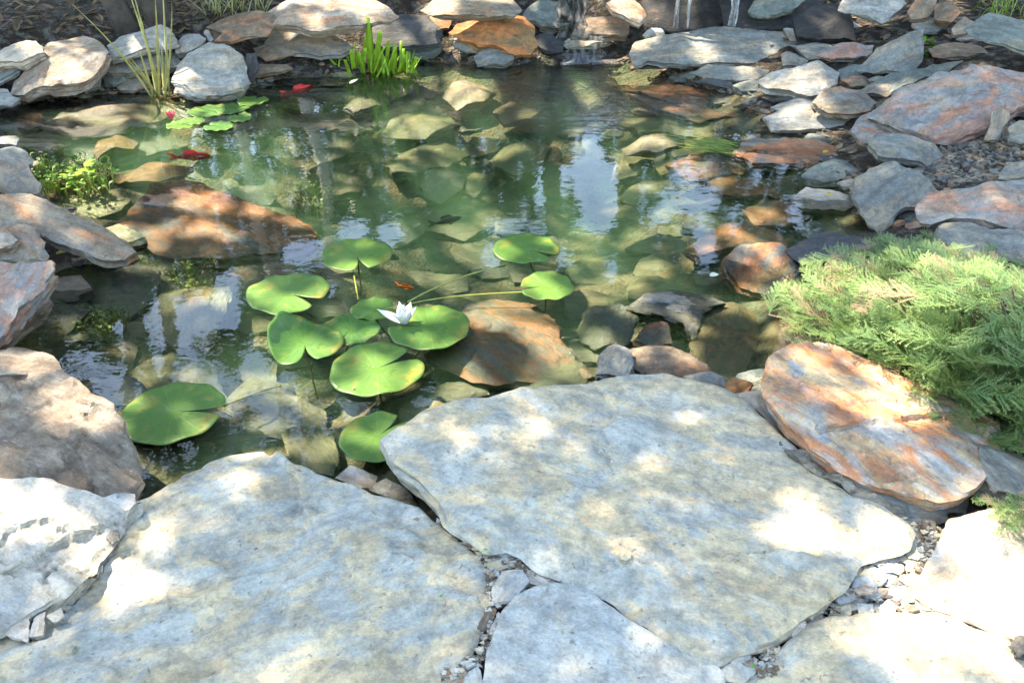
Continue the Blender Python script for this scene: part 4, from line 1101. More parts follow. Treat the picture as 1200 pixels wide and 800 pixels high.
# ------------------------------------------------------------------ fish
M['redfish'] = simple('red_fish_scales', (0.55, 0.03, 0.02), 0.3, var=0.35)
M['orangefish'] = simple('orange_fish_scales', (0.70, 0.16, 0.02), 0.3, var=0.3)
M['darkfish'] = simple('dark_fish_scales', (0.075, 0.085, 0.06), 0.3, var=0.3)
def fish(label, u, v, z, length, az, mat, bend=0.15):
    V, F = [], []
    prof = [(0, .012), (.04, .045), (.12, .085), (.25, .115), (.42, .115), (.58, .085), (.72, .05), (.80, .032)]
    n = 10
    for t, r in prof:
        y0 = bend * math.sin(t * 3.0) * 0.25
        for j in range(n):
            a = 2 * math.pi * j / n
            V.append(((0.5 - t) * length, (y0 + r * 0.62 * math.cos(a)) * length, r * math.sin(a) * length))
    for i in range(len(prof) - 1):
        for j in range(n):
            F.append((i * n + j, i * n + (j + 1) % n, (i + 1) * n + (j + 1) % n, (i + 1) * n + j))
    F.append(tuple(range(n))[::-1]); F.append(tuple((len(prof) - 1) * n + j for j in range(n)))
    c = unproj(u, v, z)
    r_ = empty('fish', c, label, 'fish', None)
    r_.rotation_euler = (0, 0, az)
    o = mesh_obj('body', V, F, M[mat], (0, 0, 0), r_, 180)
    sb = o.modifiers.new('s', 'SUBSURF'); sb.levels = sb.render_levels = 1
    yt = bend * math.sin(.8 * 3) * 0.25 * length
    L = length
    def fin(name, pts):
        V = [(x * L, y * L + (yt if name == 'tail_fin' else 0), z_ * L) for x, y, z_ in pts]
        o = mesh_obj(name, V, [tuple(range(len(V)))], M[mat], (0, 0, 0), r_)
        md = o.modifiers.new('thick', 'SOLIDIFY'); md.thickness = 0.003; md.offset = 0
    fin('tail_fin', [(-.28, 0, .02), (-.42, .05, .10), (-.52, .08, .11), (-.43, .05, 0), (-.52, .08, -.10), (-.42, .05, -.09), (-.28, 0, -.02)])
    fin('dorsal_fin', [(.22, .0, .10), (.10, .01, .17), (-.10, .03, .15), (-.16, .03, .08)])
    fin('pectoral_fin', [(.22, .06, -.03), (.10, .16, -.06), (.06, .12, -.06), (.14, .06, -.04)])
    fin('pectoral_fin', [(.22, -.06, -.03), (.10, -.16, -.06), (.06, -.12, -.06), (.14, -.06, -.04)])
    return r_
fish('larger red fish swimming below the far lily pads', 222, 184, -0.02, 0.21, D(10), 'redfish')
fish('smaller red fish swimming slantwise near the far bank', 350, 107, -0.015, 0.24, D(52), 'redfish', 0.05)
fish('little orange fish left of the orange submerged rock', 474, 336, -0.03, 0.085, D(-20), 'orangefish')
fish('dark slender fish in the deep green middle of the pond', 522, 259, -0.12, 0.17, D(32), 'darkfish', 0.05)

# ------------------------------------------------------------------ plants
M['blade'] = simple('grass_blade', (0.24, 0.33, 0.07), 0.45, 0.35, (0.4, 0.55, 0.06), 0.3, 25)
M['reed'] = simple('reed_blade', (0.36, 0.36, 0.14), 0.5, 0.3, (0.5, 0.5, 0.15), 0.3, 25)
M['iris'] = simple('cut_iris_blade', (0.28, 0.46, 0.04), 0.4, 0.45, (0.55, 0.75, 0.03), 0.3, 30)
M['leaf'] = simple('pond_plant_leaf', (0.10, 0.22, 0.025), 0.4, 0.35, (0.35, 0.5, 0.03), 0.45, 20)
M['waterweed'] = simple('water_weed', (0.12, 0.21, 0.04), 0.5, 0.2, (0.25, 0.4, 0.03), 0.4, 15)
M['dryleaf'] = simple('dry_leaf', (0.42, 0.30, 0.16), 0.6, 0.2, (0.5, 0.35, 0.12), 0.4, 15)
def blade_geo(base, az, L, W, lean, droop, n=8, cut=False, tw=0.0):
    """a folded grass blade: two strips meeting at a keel"""
    V, F = [], []
    d = np.array([math.cos(az), math.sin(az), 0]); s = np.array([-math.sin(az + tw), math.cos(az + tw), 0])
    p = np.array(base, float)
    el = math.pi / 2 - lean
    for i in range(n + 1):
        t = i / n
        w = W * (1 - t ** (8 if cut else 2.2) * (0.15 if cut else 1.0)) * (0.7 + 0.3 * min(1, t * 4))
        keel = -d * w * 0.25
        V += [p - s * w / 2, p + keel, p + s * w / 2]
        p = p + (d * math.cos(el) + np.array([0, 0, 1]) * math.sin(el)) * L / n
        el -= droop / n
    for i in range(n):
        a = i * 3
        F += [(a, a + 1, a + 4, a + 3), (a + 1, a + 2, a + 5, a + 4)]
    return V, F
def clump(name, label, cat, blades, mat, part='blade', th=0.0012):
    c = np.mean([b[0] for b in blades], 0)
    root = empty(name, c, label, cat)
    for b in blades:
        V, F = blade_geo(np.array(b[0]) - c, *b[1:])
        o = mesh_obj(part, V, F, mat, (0, 0, 0), root, 180)
        md = o.modifiers.new('thick', 'SOLIDIFY'); md.thickness = th; md.offset = 0
    return root
def aim_blade(u, v, z, u2, v2, W, depth=0.0, droop=0.1, **kw):
    """blade whose foot is at pixel (u,v) and whose tip points at pixel (u2,v2), standing in a vertical plane facing the camera"""
    b = unproj(u, v, z)
    d = ray(u2, v2)
    t = (b[1] + depth) / d[1]
    e = np.array([0, 0, CAM_H]) + d * t
    w = e - b
    L = np.linalg.norm(w)
    hz = math.hypot(w[0], w[1])
    return (b, math.atan2(w[1], w[0]), L, W, math.atan2(hz, w[2]) - droop * 0.5, droop, kw.get('n', 9), kw.get('cut', False), -math.pi / 2 - math.atan2(w[1], w[0]) + kw.get('tw', 0.0))
g = random.Random(8)
B = []
for u, u2, v2, dr in [(183, 80, 5, 0.35), (184, 140, 60, 0.1), (186, 145, -25, 0.1), (187, 150, -30, 0.05), (190, 180, -20, -0.1), (191, 182, 35, 0.0), (193, 200, -5, -0.2), (188, 172, 45, 0.1), (185, 160, 50, 0.1), (192, 189, 50, 0), (194, 187, 60, 0), (187, 165, 20, 0.1), (190, 196, 40, 0.1), (195, 190, -35, 0.05), (182, 150, 66, 0.2)]:
    B.append(aim_blade(u + g.uniform(-5, 5), 116 + g.uniform(-3, 3), -0.02, u2, v2, 0.016, g.uniform(-0.2, 0.2), dr))
clump('reed_clump', 'clump of tall thin yellow-green reeds standing in the water at the far left', 'reeds', B, M['reed'])
B = []
for u, v, u2, v2, w in [(434, 88, 431, 21, .030), (438, 88, 433, 24, .022), (422, 86, 430, 40, .026), (440, 88, 446, 37, .028), (446, 87, 443, 40, .022), (395, 84, 390, 64, .02), (400, 86, 398, 60, .03), (409, 86, 407, 62, .026), (416, 88, 412, 58, .024), (424, 89, 428, 56, .026), (404, 88, 386, 68, .018),
                     (428, 90, 420, 60, .022), (452, 86, 456, 48, .022), (458, 87, 462, 55, .03), (463, 86, 463, 53, .026), (468, 86, 470, 48, .018), (472, 84, 473, 57, .022), (478, 83, 479, 60, .024), (466, 88, 474, 64, .02), (484, 82, 488, 72, .014), (474, 84, 490, 68, .012), (450, 90, 447, 62, .022), (412, 92, 404, 70, .02), (456, 92, 450, 66, .016), (440, 94, 452, 70, .016)]:
    B.append(aim_blade(u, v, -0.02, u2, v2, w * g.uniform(0.9, 1.4), g.uniform(-0.08, 0.08), g.uniform(-0.15, 0.15), cut=True, n=6, tw=g.uniform(-0.8, 0.8)))
for _ in range(26):
    u = g.uniform(394, 484)
    h_ = g.uniform(14, 34) * (1.3 if 420 < u < 450 else 1)
    B.append(aim_blade(u, g.uniform(84, 90), -0.02, u + g.uniform(-14, 14), 88 - h_, g.uniform(0.010, 0.02), g.uniform(-0.1, 0.1), g.uniform(-0.2, 0.9), n=7, cut=g.random() < 0.5, tw=g.uniform(-1.2, 1.2)))
clump('cut_iris', 'bright green iris clump with blades cut off short, at the far bank', 'water plant', B, M['iris'], th=0.003)
def stalks(name, geos, mat, root):
    for v_, f_ in geos[:100]:
        mesh_obj(name, v_, f_, mat, (0, 0, 0), root, 180)
    if len(geos) > 100:
        v_, f_ = join(geos[100:])
        props(mesh_obj(name, v_, f_, mat, (0, 0, 0), root, 180), kind='stuff')
def leafy(name, label, spots, leaf_r, mat, cat='water plant', blades=0, stalk=0.06, seed=1):
    """leafy plant: thin stalks each ending in heart-shaped leaves"""
    q = random.Random(seed)
    c = np.mean([unproj(u, v, z) for u, v, z, s in spots], 0)
    root = empty(name, c, label, cat)
    LV, LF, SV = [], [], []
    for u, v, z, s in spots:
        p = unproj(u, v, z) - c
        for _ in range(3):
            e = p + np.array([q.uniform(-1, 1), q.uniform(-1, 1), 0]) * stalk * 0.6 + np.array([0, 0, q.uniform(0.2, 1.0) * stalk])
            SV.append(tube_geo(bez(p + np.array([0, 0, -0.03]), (p + e) / 2 + np.array([0, 0, 0.01]), e, 5), 0.0018, 5))
            V, F = petal_geo(leaf_r * s * q.uniform(0.8, 1.3), leaf_r * s * 0.9, q.uniform(-0.2, 0.9), q.uniform(0, 6.28), 0, 0.3)
            V = [np.array(x) + e for x in V]
            b = len(LV)
            LV += V
            LF += [tuple(i + b for i in f) for f in F]
    stalks('stem', SV, M['petiole'], root)
    o = mesh_obj('leaves', LV, LF, mat, (0, 0, 0), root, 180)
    md = o.modifiers.new('thick', 'SOLIDIFY'); md.thickness = 0.0008
    return root
sp = [(g.uniform(45, 130), g.gauss(214, 8), g.uniform(-0.01, 0.02), g.uniform(0.5, 1.0)) for _ in range(95)] + [(g.uniform(38, 66), g.uniform(190, 232), 0.02, 0.7) for _ in range(30)]
leafy('marsh_plant', 'low leafy green water plant at the left shore above the diagonal slab', sp, 0.026, M['leaf'], seed=3)
leafy('broad_leaved_sprout', 'two bright heart-shaped leaves standing above the low water plant', [(99, 208, 0.06, 1.6), (112, 204, 0.04, 1.5), (82, 206, 0.03, 1.0)], 0.034, M['iris'], seed=9, stalk=0.07)
leafy('creeping_sprout', 'small bright green sprout beside the upright triangular slab', [(1086 + g.uniform(-4, 6), 66 + g.uniform(-12, 8), 0.20, 1) for _ in range(14)], 0.05, M['leaf'], 'sprout', seed=5)
leafy('dried_weed', 'crumpled dried leaves above the red mottled boulder', [(1150 + g.uniform(-8, 10), 58 + g.uniform(-10, 8), 0.22, 1) for _ in range(9)], 0.045, M['dryleaf'], 'dry plant', seed=6)
leafy('moss_tuft', 'green moss tuft under water below the diagonal slab', [(g.uniform(95, 150), g.uniform(365, 395), -0.05, 0.7) for _ in range(45)] + [(g.uniform(200, 250), g.uniform(305, 345), -0.04, 0.7) for _ in range(30)], 0.016, M['waterweed'], seed=12, stalk=0.03)
leafy('algae_tuft', 'loose tuft of green weed under water by the pale reflected trunk', [(g.uniform(348, 384), g.uniform(220, 255), -0.12, 0.6) for _ in range(40)], 0.022, M['waterweed'], seed=13, stalk=0.04)
B = []
for _ in range(46):
    u, v = g.uniform(840, 880), g.uniform(170, 184)
    b = unproj(u, v, -0.012)
    B.append((b, D(g.uniform(150, 190)), g.uniform(0.14, 0.34), 0.007, 1.35, 0.25, 7, False, 0.0))
clump('water_grass', 'long green grass trailing flat on the water on the right', 'water grass', B, M['blade'])
B = []
for _ in range(40):
    u, v = g.uniform(1140, 1215), g.uniform(14, 30)
    p = hit(u, v)
    B.append((p, g.uniform(0, 6.28), g.uniform(0.12, 0.3), 0.008, g.uniform(0.1, 0.6), g.uniform(0.3, 1.2), 6, False, 0.0))
clump('bank_grass', 'ragged grass tuft on the soil in the top right corner', 'grass tuft', B, M['blade'])
B = []
for _ in range(45):
    u, v = g.uniform(240, 312), g.uniform(10, 22)
    p = hit(u, v)
    B.append((p, g.uniform(0, 6.28), g.uniform(0.12, 0.3), 0.010, g.uniform(0.1, 0.7), g.uniform(0.3, 1.2), 6, False, 0.0))
clump('bank_grass', 'dull grass and dry stalks behind the thin brown slab at the top left', 'grass tuft', B, M['reed'])

# fallen leaves on the dark soil behind the banks
q_ = np.random.default_rng(61)
LV, LF = [], []
for _ in range(420):
    u, v = (q_.uniform(-20, 330), q_.uniform(-6, 44)) if q_.random() < 0.6 else (q_.uniform(880, 1210), q_.uniform(-4, 60))
    p = hit(u, v)
    V, F = petal_geo(q_.uniform(0.04, 0.085), q_.uniform(0.02, 0.04), q_.uniform(-0.1, 0.5), q_.uniform(0, 6.28), 0, 0.6)
    b = len(LV)
    LV += [np.array(x) + p + np.array([0, 0, 0.012]) for x in V]
    LF += [tuple(i + b for i in f) for f in F]
M['litter'] = simple('leaf_litter', (0.17, 0.115, 0.06), 0.7, 0.1, (0.3, 0.2, 0.08), 0.6, 4)
o = mesh_obj('leaf_litter', LV, LF, M['litter'], (0, 0, 0), None, 180)
md = o.modifiers.new('thick', 'SOLIDIFY'); md.thickness = 0.001
props(o, 'brown fallen leaves strewn over the dark soil behind the banks', 'leaf litter', kind='stuff')

# ------------------------------------------------------------------ falling water
def falling(name, lo, hi, stretch):
    k = N(name)
    tc = k.n('ShaderNodeTexCoord')
    nn = k.noise(k.scaled(tc.outputs['Object'], stretch), 1.0, 5, 0.6)
    bp = k.n('ShaderNodeBump', {'Height': nn, 'Strength': 0.7, 'Distance': 0.01})
    fr = k.n('ShaderNodeFresnel', {'IOR': 1.4, 'Normal': bp.outputs[0]})
    tr = k.n('ShaderNodeBsdfTransparent', {'Color': (0.9, 0.93, 0.93)})
    gl = k.n('ShaderNodeBsdfGlossy', {'Roughness': 0.1, 'Normal': bp.outputs[0]})
    wh = k.n('ShaderNodeMixShader', {0: 0.5, 1: k.n('ShaderNodeBsdfTranslucent', {'Color': (0.75, 0.78, 0.78)}), 2: k.n('ShaderNodeBsdfDiffuse', {'Color': (0.7, 0.72, 0.72), 'Normal': bp.outputs[0]})})
    m1 = k.n('ShaderNodeMixShader', {0: fr, 1: tr, 2: gl})
    return k.done(k.n('ShaderNodeMixShader', {0: k.rng(nn, 0.42, 0.72, lo, hi), 1: m1, 2: wh}))
M['fall'] = falling('falling_water', 0.06, 0.5, (60, 60, 4))
M['veil'] = falling('running_water', 0.0, 0.28, (40, 14, 6))
def stream(label, u, v, z, top, r, seed, n=1, spread=0.0, drift=0.0):
    q = random.Random(seed)
    b = hit(u, v) if z is None else unproj(u, v, z)
    root = empty('falling_stream', b, label, 'water stream')
    for i in range(n):
        dx, dy = q.uniform(-spread, spread), q.uniform(-spread, spread) * 0.5
        P = [np.array([dx + drift * t + 0.004 * math.sin(9 * t + i), dy + 0.25 * t * t * 0.3, t * top]) for t in np.linspace(0, 1, 26)]
        R = [r * (0.72 + 0.35 * t + 0.10 * math.sin(17 * t + i * 2.1) + q.uniform(-.06, .06)) for t in np.linspace(0, 1, 26)]
        v_, f_ = tube_geo(P, R, 12)
        mesh_obj('strand', v_, f_, M['fall'], (0, 0, 0), root, 180)
    return b
b1 = stream('thick glassy stream of water falling on the long grey slab', 857, 31, 0.30, 0.42, 0.032, 1, drift=0.02)
b2 = stream('thin broken streams of water falling left of the thick one', 797, 33, 0.26, 0.42, 0.009, 2, n=5, spread=0.055)
stone('ledge stone off the top of the view over which the streams fall', [(770, -50), (800, -64), (860, -66), (910, -56), (890, -40), (830, -36), (785, -38)], 'dark', z=0.60, sl=0.6, th=0.12)
def cascade(label, path, w, seed):
    """thin sheet of running water laid over the stones along a pixel path with heights"""
    q = random.Random(seed)
    P = [unproj(u, v, z) for u, v, z in path]
    c = P[-1]
    V, F = [], []
    n, m = 40, 15
    for i in range(n + 1):
        t = i / n * (len(P) - 1)
        k_ = min(int(t), len(P) - 2)
        s = t - k_
        s = s * s * (3 - 2 * s) * 0.6 + s * 0.4
        p = P[k_] * (1 - s) + P[k_ + 1] * s - c
        for j in range(m):
            x = j / (m - 1) - 0.5
            hh = 0.012 * math.cos(x * 3.0) + 0.006 * math.sin(i * 0.25 + j * 1.3 + 2 * math.sin(j * 1.7))
            V.append(p + np.array([x * w * (1 + 0.15 * math.sin(i * 0.5 + seed)), hh * 0.5 - 0.01, hh]))
    for i in range(n):
        for j in range(m - 1):
            a = i * m + j
            F.append((a, a + m, a + m + 1, a + 1))
    o = mesh_obj('cascade', V, F, M['veil'], c, None, 180)
    md = o.modifiers.new('thick', 'SOLIDIFY'); md.thickness = 0.006
    return props(o, label, 'cascade')
cascade('left veil of water running down between the grey boulder and the yellow ledge stone', [(672, -6, 0.50), (672, 8, 0.40), (668, 30, 0.24), (672, 46, 0.14)], 0.20, 1)
cascade('short veil of water dropping from the yellow ledge stone to the pond', [(690, 45, 0.16), (686, 54, 0.11), (684, 66, 0.04), (682, 76, 0.0)], 0.26, 2)

# ------------------------------------------------------------------ juniper
k = N('juniper_needles')
at = k.n('ShaderNodeAttribute', attribute_name='tint')
tp = k.n('ShaderNodeAttribute', attribute_name='tip')
c1 = k.mix(at.outputs['Fac'], (0.05, 0.175, 0.06), (0.19, 0.295, 0.085))
c1 = k.mix(k.math('MULTIPLY', tp.outputs['Fac'], 0.55), c1, (0.36, 0.42, 0.16))
dry = k.rng(at.outputs['Fac'], 0.955, 0.97)
c1 = k.mix(dry, c1, (0.34, 0.24, 0.14))
pb = k.n('ShaderNodeBsdfPrincipled', {'Base Color': c1, 'Roughness': 0.55, 'Specular IOR Level': 0.3})
tl = k.n('ShaderNodeBsdfTranslucent', {'Color': c1})
M['juniper'] = k.done(k.n('ShaderNodeMixShader', {0: 0.15, 1: pb, 2: tl}))
M['bark'] = simple('juniper_bark', (0.16, 0.10, 0.065), 0.8, var=0.4, scale=60)
def frond(seed):
    """unit-length feathery spray along +x: (V, F triangles, tip attribute)"""
    q = random.Random(seed)
    V, F, T = [], [], []
    def needle(p, d, s, L, w, t):
        b = len(V)
        V.extend([p - s * w, p + s * w, p + d * L])
        T.extend([t, t, min(1, t + 0.25)])
        F.append((b, b + 1, b + 2))
    def twig(p0, d, L, up, t0, depth):
        n = max(4, int(L / 0.030))
        s = np.cross(d, up); s /= np.linalg.norm(s)
        p = p0.copy()
        for i in range(n):
            t = i / n
            q_ = np.array([q.gauss(0, 1), q.gauss(0, 1), q.gauss(0, 1)]) * 0.09
            dd = d + q_ + up * 0.12 * t; dd /= np.linalg.norm(dd)
            w = 0.0085 * (1 - 0.45 * t)
            b = len(V)
            e = p + dd * L / n * 1.15
            nv = np.cross(s, dd)
            V.extend([p - s * w, p + nv * w * 0.9, p + s * w, e])
            tt = min(1, t0 * 0.5 + 0.6 * t)
            T.extend([tt * 0.7, tt * 0.7, tt * 0.7, tt])
            F.extend([(b, b + 1, b + 3), (b + 1, b + 2, b + 3)])
            for sg in (-1, 1):
                nd = dd * 0.75 + s * sg * 0.6 + nv * q.uniform(-0.1, 0.5)
                nd /= np.linalg.norm(nd)
                needle(p, nd, np.cross(nd, up) * 1.0, 0.042 * q.uniform(0.7, 1.2), 0.0055, tt)
            p = p + dd * L / n
    x = np.array([1.0, 0, 0]); up = np.array([0, 0, 1.0])
    twig(np.zeros(3), x, 1.0, up, 0.1, 0)
    n = 17
    for i in range(n):
        t = 0.10 + 0.84 * i / n
        for sg in (-1, 1):
            if q.random() < 0.10: continue
            L = (0.40 * (1 - t) ** 0.8 + 0.07) * q.uniform(0.75, 1.2)
            a = q.uniform(0.55, 0.85)
            roll = q.uniform(-0.15, 0.75)
            d = np.array([math.cos(a), sg * math.sin(a) * math.cos(roll), math.sin(a) * math.sin(roll)])
            twig(np.array([t, 0, 0.06 * t * t]), d, L, up, t, 1)
    return np.array(V), np.array(F), np.array(T)
FR = [frond(40 + i) for i in range(5)]
def scatter(protos, mats4, tints):
    Vs, Fs, As, Bs = [], [], [], []
    off = 0
    for i, (mtx, tn) in enumerate(zip(mats4, tints)):
        V, F, T = protos[i % len(protos)]
        W = V @ mtx[0].T + mtx[1]
        Vs.append(W); Fs.append(F + off); As.append(np.full(len(V), tn)); Bs.append(T)
        off += len(V)
    return np.vstack(Vs), np.vstack(Fs), np.concatenate(As), np.concatenate(Bs)
def juniper(label, outline, centre, n, seed, zlo, zhi, lens, layers=3):
    q = np.random.default_rng(seed)
    poly = np.array(outline, float)
    lo, hi = poly.min(0), poly.max(0)
    root = np.array(centre)
    mats, tints, bases = [], [], []
    tries = 0
    while len(mats) < n and tries < n * 40:
        tries += 1
        u, v = q.uniform(lo[0], hi[0]), q.uniform(lo[1], hi[1])
        pt = np.array([[u, v]])
        if not inside(pt, poly)[0]: continue
        ed = seg_dist(pt, poly)[0]
        k_ = min(1, ed / 90.0)
        lay = q.integers(layers) / max(1, layers - 1)
        z = zlo + (zhi - zlo) * (k_ ** 0.7) * (0.45 + 0.55 * lay) + q.normal(0, 0.012)
        tip = unproj(u, v, z)
        d = tip - root
        d[2] = 0
        d /= np.linalg.norm(d) + 1e-9
        yaw = math.atan2(d[1], d[0]) + q.normal(0, 0.6)
        el = q.normal(0.5, 0.36) * (0.4 + 0.8 * k_)
        L = q.uniform(*lens) * (0.72 + 0.4 * k_)
        x = np.array([math.cos(yaw) * math.cos(el), math.sin(yaw) * math.cos(el), math.sin(el)])
        y = np.array([-math.sin(yaw), math.cos(yaw), 0])
        zz = np.cross(x, y)
        roll = q.normal(0, 0.35)
        y2 = y * math.cos(roll) + zz * math.sin(roll)
        z2 = np.cross(x, y2)
        R = np.stack([x, y2, z2], 1) * L
        base = tip - x * L * 0.85
        mats.append((R, base))
        bases.append(base)
        tints.append(q.beta(2, 2) * 0.95 if q.random() > 0.07 else 0.98)
    V, F, A, Tp = scatter(FR, [(R, b - root) for R, b in mats], tints)
    rt = empty('juniper_shrub', root, label, 'juniper')
    fast_mesh('foliage', V, F, M['juniper'], (0, 0, 0), rt, {'tint': A, 'tip': Tp})
    st = []
    for b in bases[::4]:
        e = b - root
        m_ = e * 0.5 + np.array([0, 0, -0.04])
        st.append(tube_geo(bez((0, 0, -0.02), m_, e, 8), [0.008 * (1 - i / 9) + 0.0015 for i in range(8)], 6))
    stalks('branch', st, M['bark'], rt)
    return rt
JO = pxs('908,362 903,338 930,324 940,300 985,288 1010,283 1040,275 1090,268 1150,278 1200,300 1330,320 1340,560 1200,545 1155,520 1120,515 1090,496 1050,482 1035,455 992,440 962,420 935,410 915,388')
juniper('large light green spreading juniper on the right bank', JO, unproj(1215, 420, 0.06), 1150, 3, 0.14, 0.36, (0.13, 0.23))
JO2 = pxs('1128,584 1150,576 1175,570 1290,568 1290,660 1205,634 1190,620 1168,648 1156,640 1158,612 1150,596')
juniper('small hanging juniper sprig at the right edge above the ochre flagstone', JO2, unproj(1300, 590, 0.06), 60, 5, 0.15, 0.22, (0.10, 0.16))
# dark stone block under the big juniper
stone('grey rock end showing under the juniper at the right edge', '1148,518 1180,515 1200,530 1230,560 1205,585 1170,572 1150,556', 'blue', z=0.15, sl=0.3, th=0.1)

# ------------------------------------------------------------------ trees behind the pond, their crowns reaching over it
k = N('tree_bark')
tc = k.n('ShaderNodeTexCoord')
co = k.scaled(tc.outputs['Object'], (1, 1, 0.3))
nn = k.noise(co, 14, 9, 0.7, 0.6)
col = k.mix(k.rng(nn, 0.35, 0.68), (0.085, 0.07, 0.055), (0.27, 0.25, 0.22))
bp = k.n('ShaderNodeBump', {'Height': nn, 'Strength': 1.0, 'Distance': 0.04})
M['treebark'] = k.done(k.n('ShaderNodeBsdfPrincipled', {'Base Color': col, 'Roughness': 0.9, 'Normal': bp.outputs[0]}))
M['darkbark'] = simple('dark_bark', (0.075, 0.062, 0.05), 0.9, var=0.4, scale=12)
M['palebark'] = simple('pale_bark', (0.80, 0.77, 0.70), 0.8, var=0.25, scale=6)
def leaf_mat(name, a, b, tcol):
    k = N(name)
    at = k.n('ShaderNodeAttribute', attribute_name='tint')
    c = k.mix(at.outputs['Fac'], a, b)
    pb = k.n('ShaderNodeBsdfPrincipled', {'Base Color': c, 'Roughness': 0.5})
    tl = k.n('ShaderNodeBsdfTranslucent', {'Color': tcol})
    return k.done(k.n('ShaderNodeMixShader', {0: 0.3, 1: pb, 2: tl}))
M['leaves'] = leaf_mat('tree_leaves', (0.028, 0.058, 0.016), (0.075, 0.115, 0.03), (0.12, 0.2, 0.03))

SKY = [(688, 125, 9, 40), (688, 195, 16, 58), (662, 207, 14, 12), (700, 252, 24, 24), (715, 220, 14, 40), (800, 236, 30, 15), (832, 236, 12, 14), (800, 203, 16, 12), (770, 250, 16, 10), (826, 285, 14, 26), (808, 170, 8, 10),
       (415, 272, 18, 13), (457, 275, 16, 16), (362, 300, 26, 14), (222, 370, 44, 24), (160, 386, 28, 12), (188, 420, 34, 34), (152, 460, 28, 34), (266, 358, 14, 34), (100, 440, 30, 26), (262, 458, 18, 22), (180, 552, 16, 12), (215, 528, 14, 12), (300, 440, 16, 30),
       (605, 266, 42, 9), (640, 222, 14, 26), (655, 300, 18, 12), (575, 300, 10, 20), (330, 470, 24, 30), (420, 470, 20, 18), (720, 320, 10, 14), (500, 470, 14, 12), (935, 250, 8, 20), (860, 254, 10, 6), (380, 340, 12, 10), (240, 430, 20, 14)]
LIT = [(1165, 742, 150, 72), (1060, 760, 40, 40), (1050, 668, 62, 40), (1165, 655, 65, 50), (1100, 420, 190, 95), (950, 370, 60, 50), (1075, 530, 60, 26), (980, 455, 36, 14), (940, 400, 50, 40), (1130, 500, 70, 36), (20, 640, 65, 48), (80, 655, 42, 22), (150, 690, 55, 26), (190, 640, 14, 34), (55, 760, 24, 14), (290, 590, 30, 7), (215, 705, 30, 14), (550, 697, 24, 10),
       (752, 677, 24, 12), (722, 635, 14, 9), (700, 640, 10, 6), (640, 540, 22, 8), (690, 545, 28, 14), (955, 642, 52, 18), (945, 608, 22, 12), (825, 543, 16, 8), (630, 700, 18, 9), (600, 720, 10, 22), (100, 730, 22, 10), (340, 790, 36, 8), (300, 640, 12, 5),
       (65, 70, 58, 42), (165, 50, 55, 26), (245, 82, 48, 26), (400, 14, 76, 12), (560, 5, 56, 8), (585, 52, 30, 6), (640, 20, 16, 10), (735, 16, 16, 12), (690, 46, 30, 8), (940, 90, 46, 16), (950, 135, 50, 12), (1020, 5, 40, 14), (850, 48, 70, 9), (1150, 90, 30, 12), (1060, 108, 40, 8),
       (485, 185, 46, 14), (522, 212, 32, 16), (555, 102, 40, 18), (432, 118, 32, 12), (610, 185, 40, 18), (700, 145, 40, 12), (770, 165, 38, 10), (740, 188, 24, 16), (770, 105, 60, 10), (255, 190, 40, 10), (140, 165, 30, 10), (215, 238, 34, 8), (110, 260, 46, 12), (20, 178, 24, 20), (110, 135, 90, 12), (650, 360, 40, 12), (720, 320, 40, 12), (800, 345, 26, 9),
       (415, 296, 44, 24), (335, 330, 40, 12), (345, 396, 46, 34), (505, 388, 40, 18), (612, 300, 42, 12), (640, 328, 26, 12), (440, 425, 50, 20), (475, 368, 14, 12), (260, 135, 46, 18), (430, 62, 50, 26), (90, 205, 46, 16), (190, 90, 24, 26), (870, 215, 30, 8), (140, 530, 12, 30)]
def field(u, v, E, seed, wob=0.5):
    m = np.zeros(len(u))
    n = (fbm(u / 13 + seed, v / 8 + seed, 4) - 0.5) * 2 * wob
    for cx, cy, rx, ry in E:
        q = 1 - np.hypot((u - cx) / rx, (v - cy) / ry)
        m = np.maximum(m, q + n * 1.0 + 0.12)
    return m
LSH = S / S[2]
PALE = []                                                   # points on the pale trunks that the sun reaches
def clear_pale(P):
    ok = np.ones(len(P), bool)
    for Q in PALE:
        D_ = P - Q
        t = D_ @ S
        ok &= ~((t > 0.1) & (np.linalg.norm(D_ - t[:, None] * S, axis=1) < 0.42))
        w = np.array([0, 0, -CAM_H]) - Q
        l = np.linalg.norm(w); w = w / l
        t = D_ @ w
        ok &= ~((t > 0.05) & (t < l) & (np.linalg.norm(D_ - t[:, None] * w, axis=1) < 0.22))
    return ok
def keep(P, lit=True, skyhole=True, bg=0.10, skyw=0.5):
    ok = clear_pale(P)
    if lit:
        for zg in (0.1,):
            G = P - LSH * (P[:, 2:3] - zg)
            zb_ = 0.08 + 0.25 * sstep(4.4, 5.2, G[:, 1])
            G = P - LSH * (P[:, 2] - zb_)[:, None]
            u, v, dep = proj(G)
            vis = (G[:, 1] > 0.5) & (u > -150) & (u < 1350) & (v > -60) & (v < 900)
            f = field(u, v, LIT, 3.3, 0.6)
            dk = (v < 70) & (u < 330)
            pond = (v < 540) & (u > 60) & (u < 900) & ((v < 430) | (u < 440))
            bgm = fbm(u / 26 + 9, v / 13 + 4, 4)
            ok &= ~(vis & ((f > 0.36) | (bgm > np.where(dk, 2.0, np.where(pond, np.where(v > 290, 0.60, 0.56), 0.74)))))
    if skyhole:
        Q = P.copy()
        Q[:, 2] = -Q[:, 2]
        u, v, dep = proj(Q)
        f = field(u, v, SKY, 7.7, skyw)
        ok &= ~((P[:, 1] > 1.5) & (f > np.where((v < 300) & (u > 500), 0.22, 0.02)))
    return ok
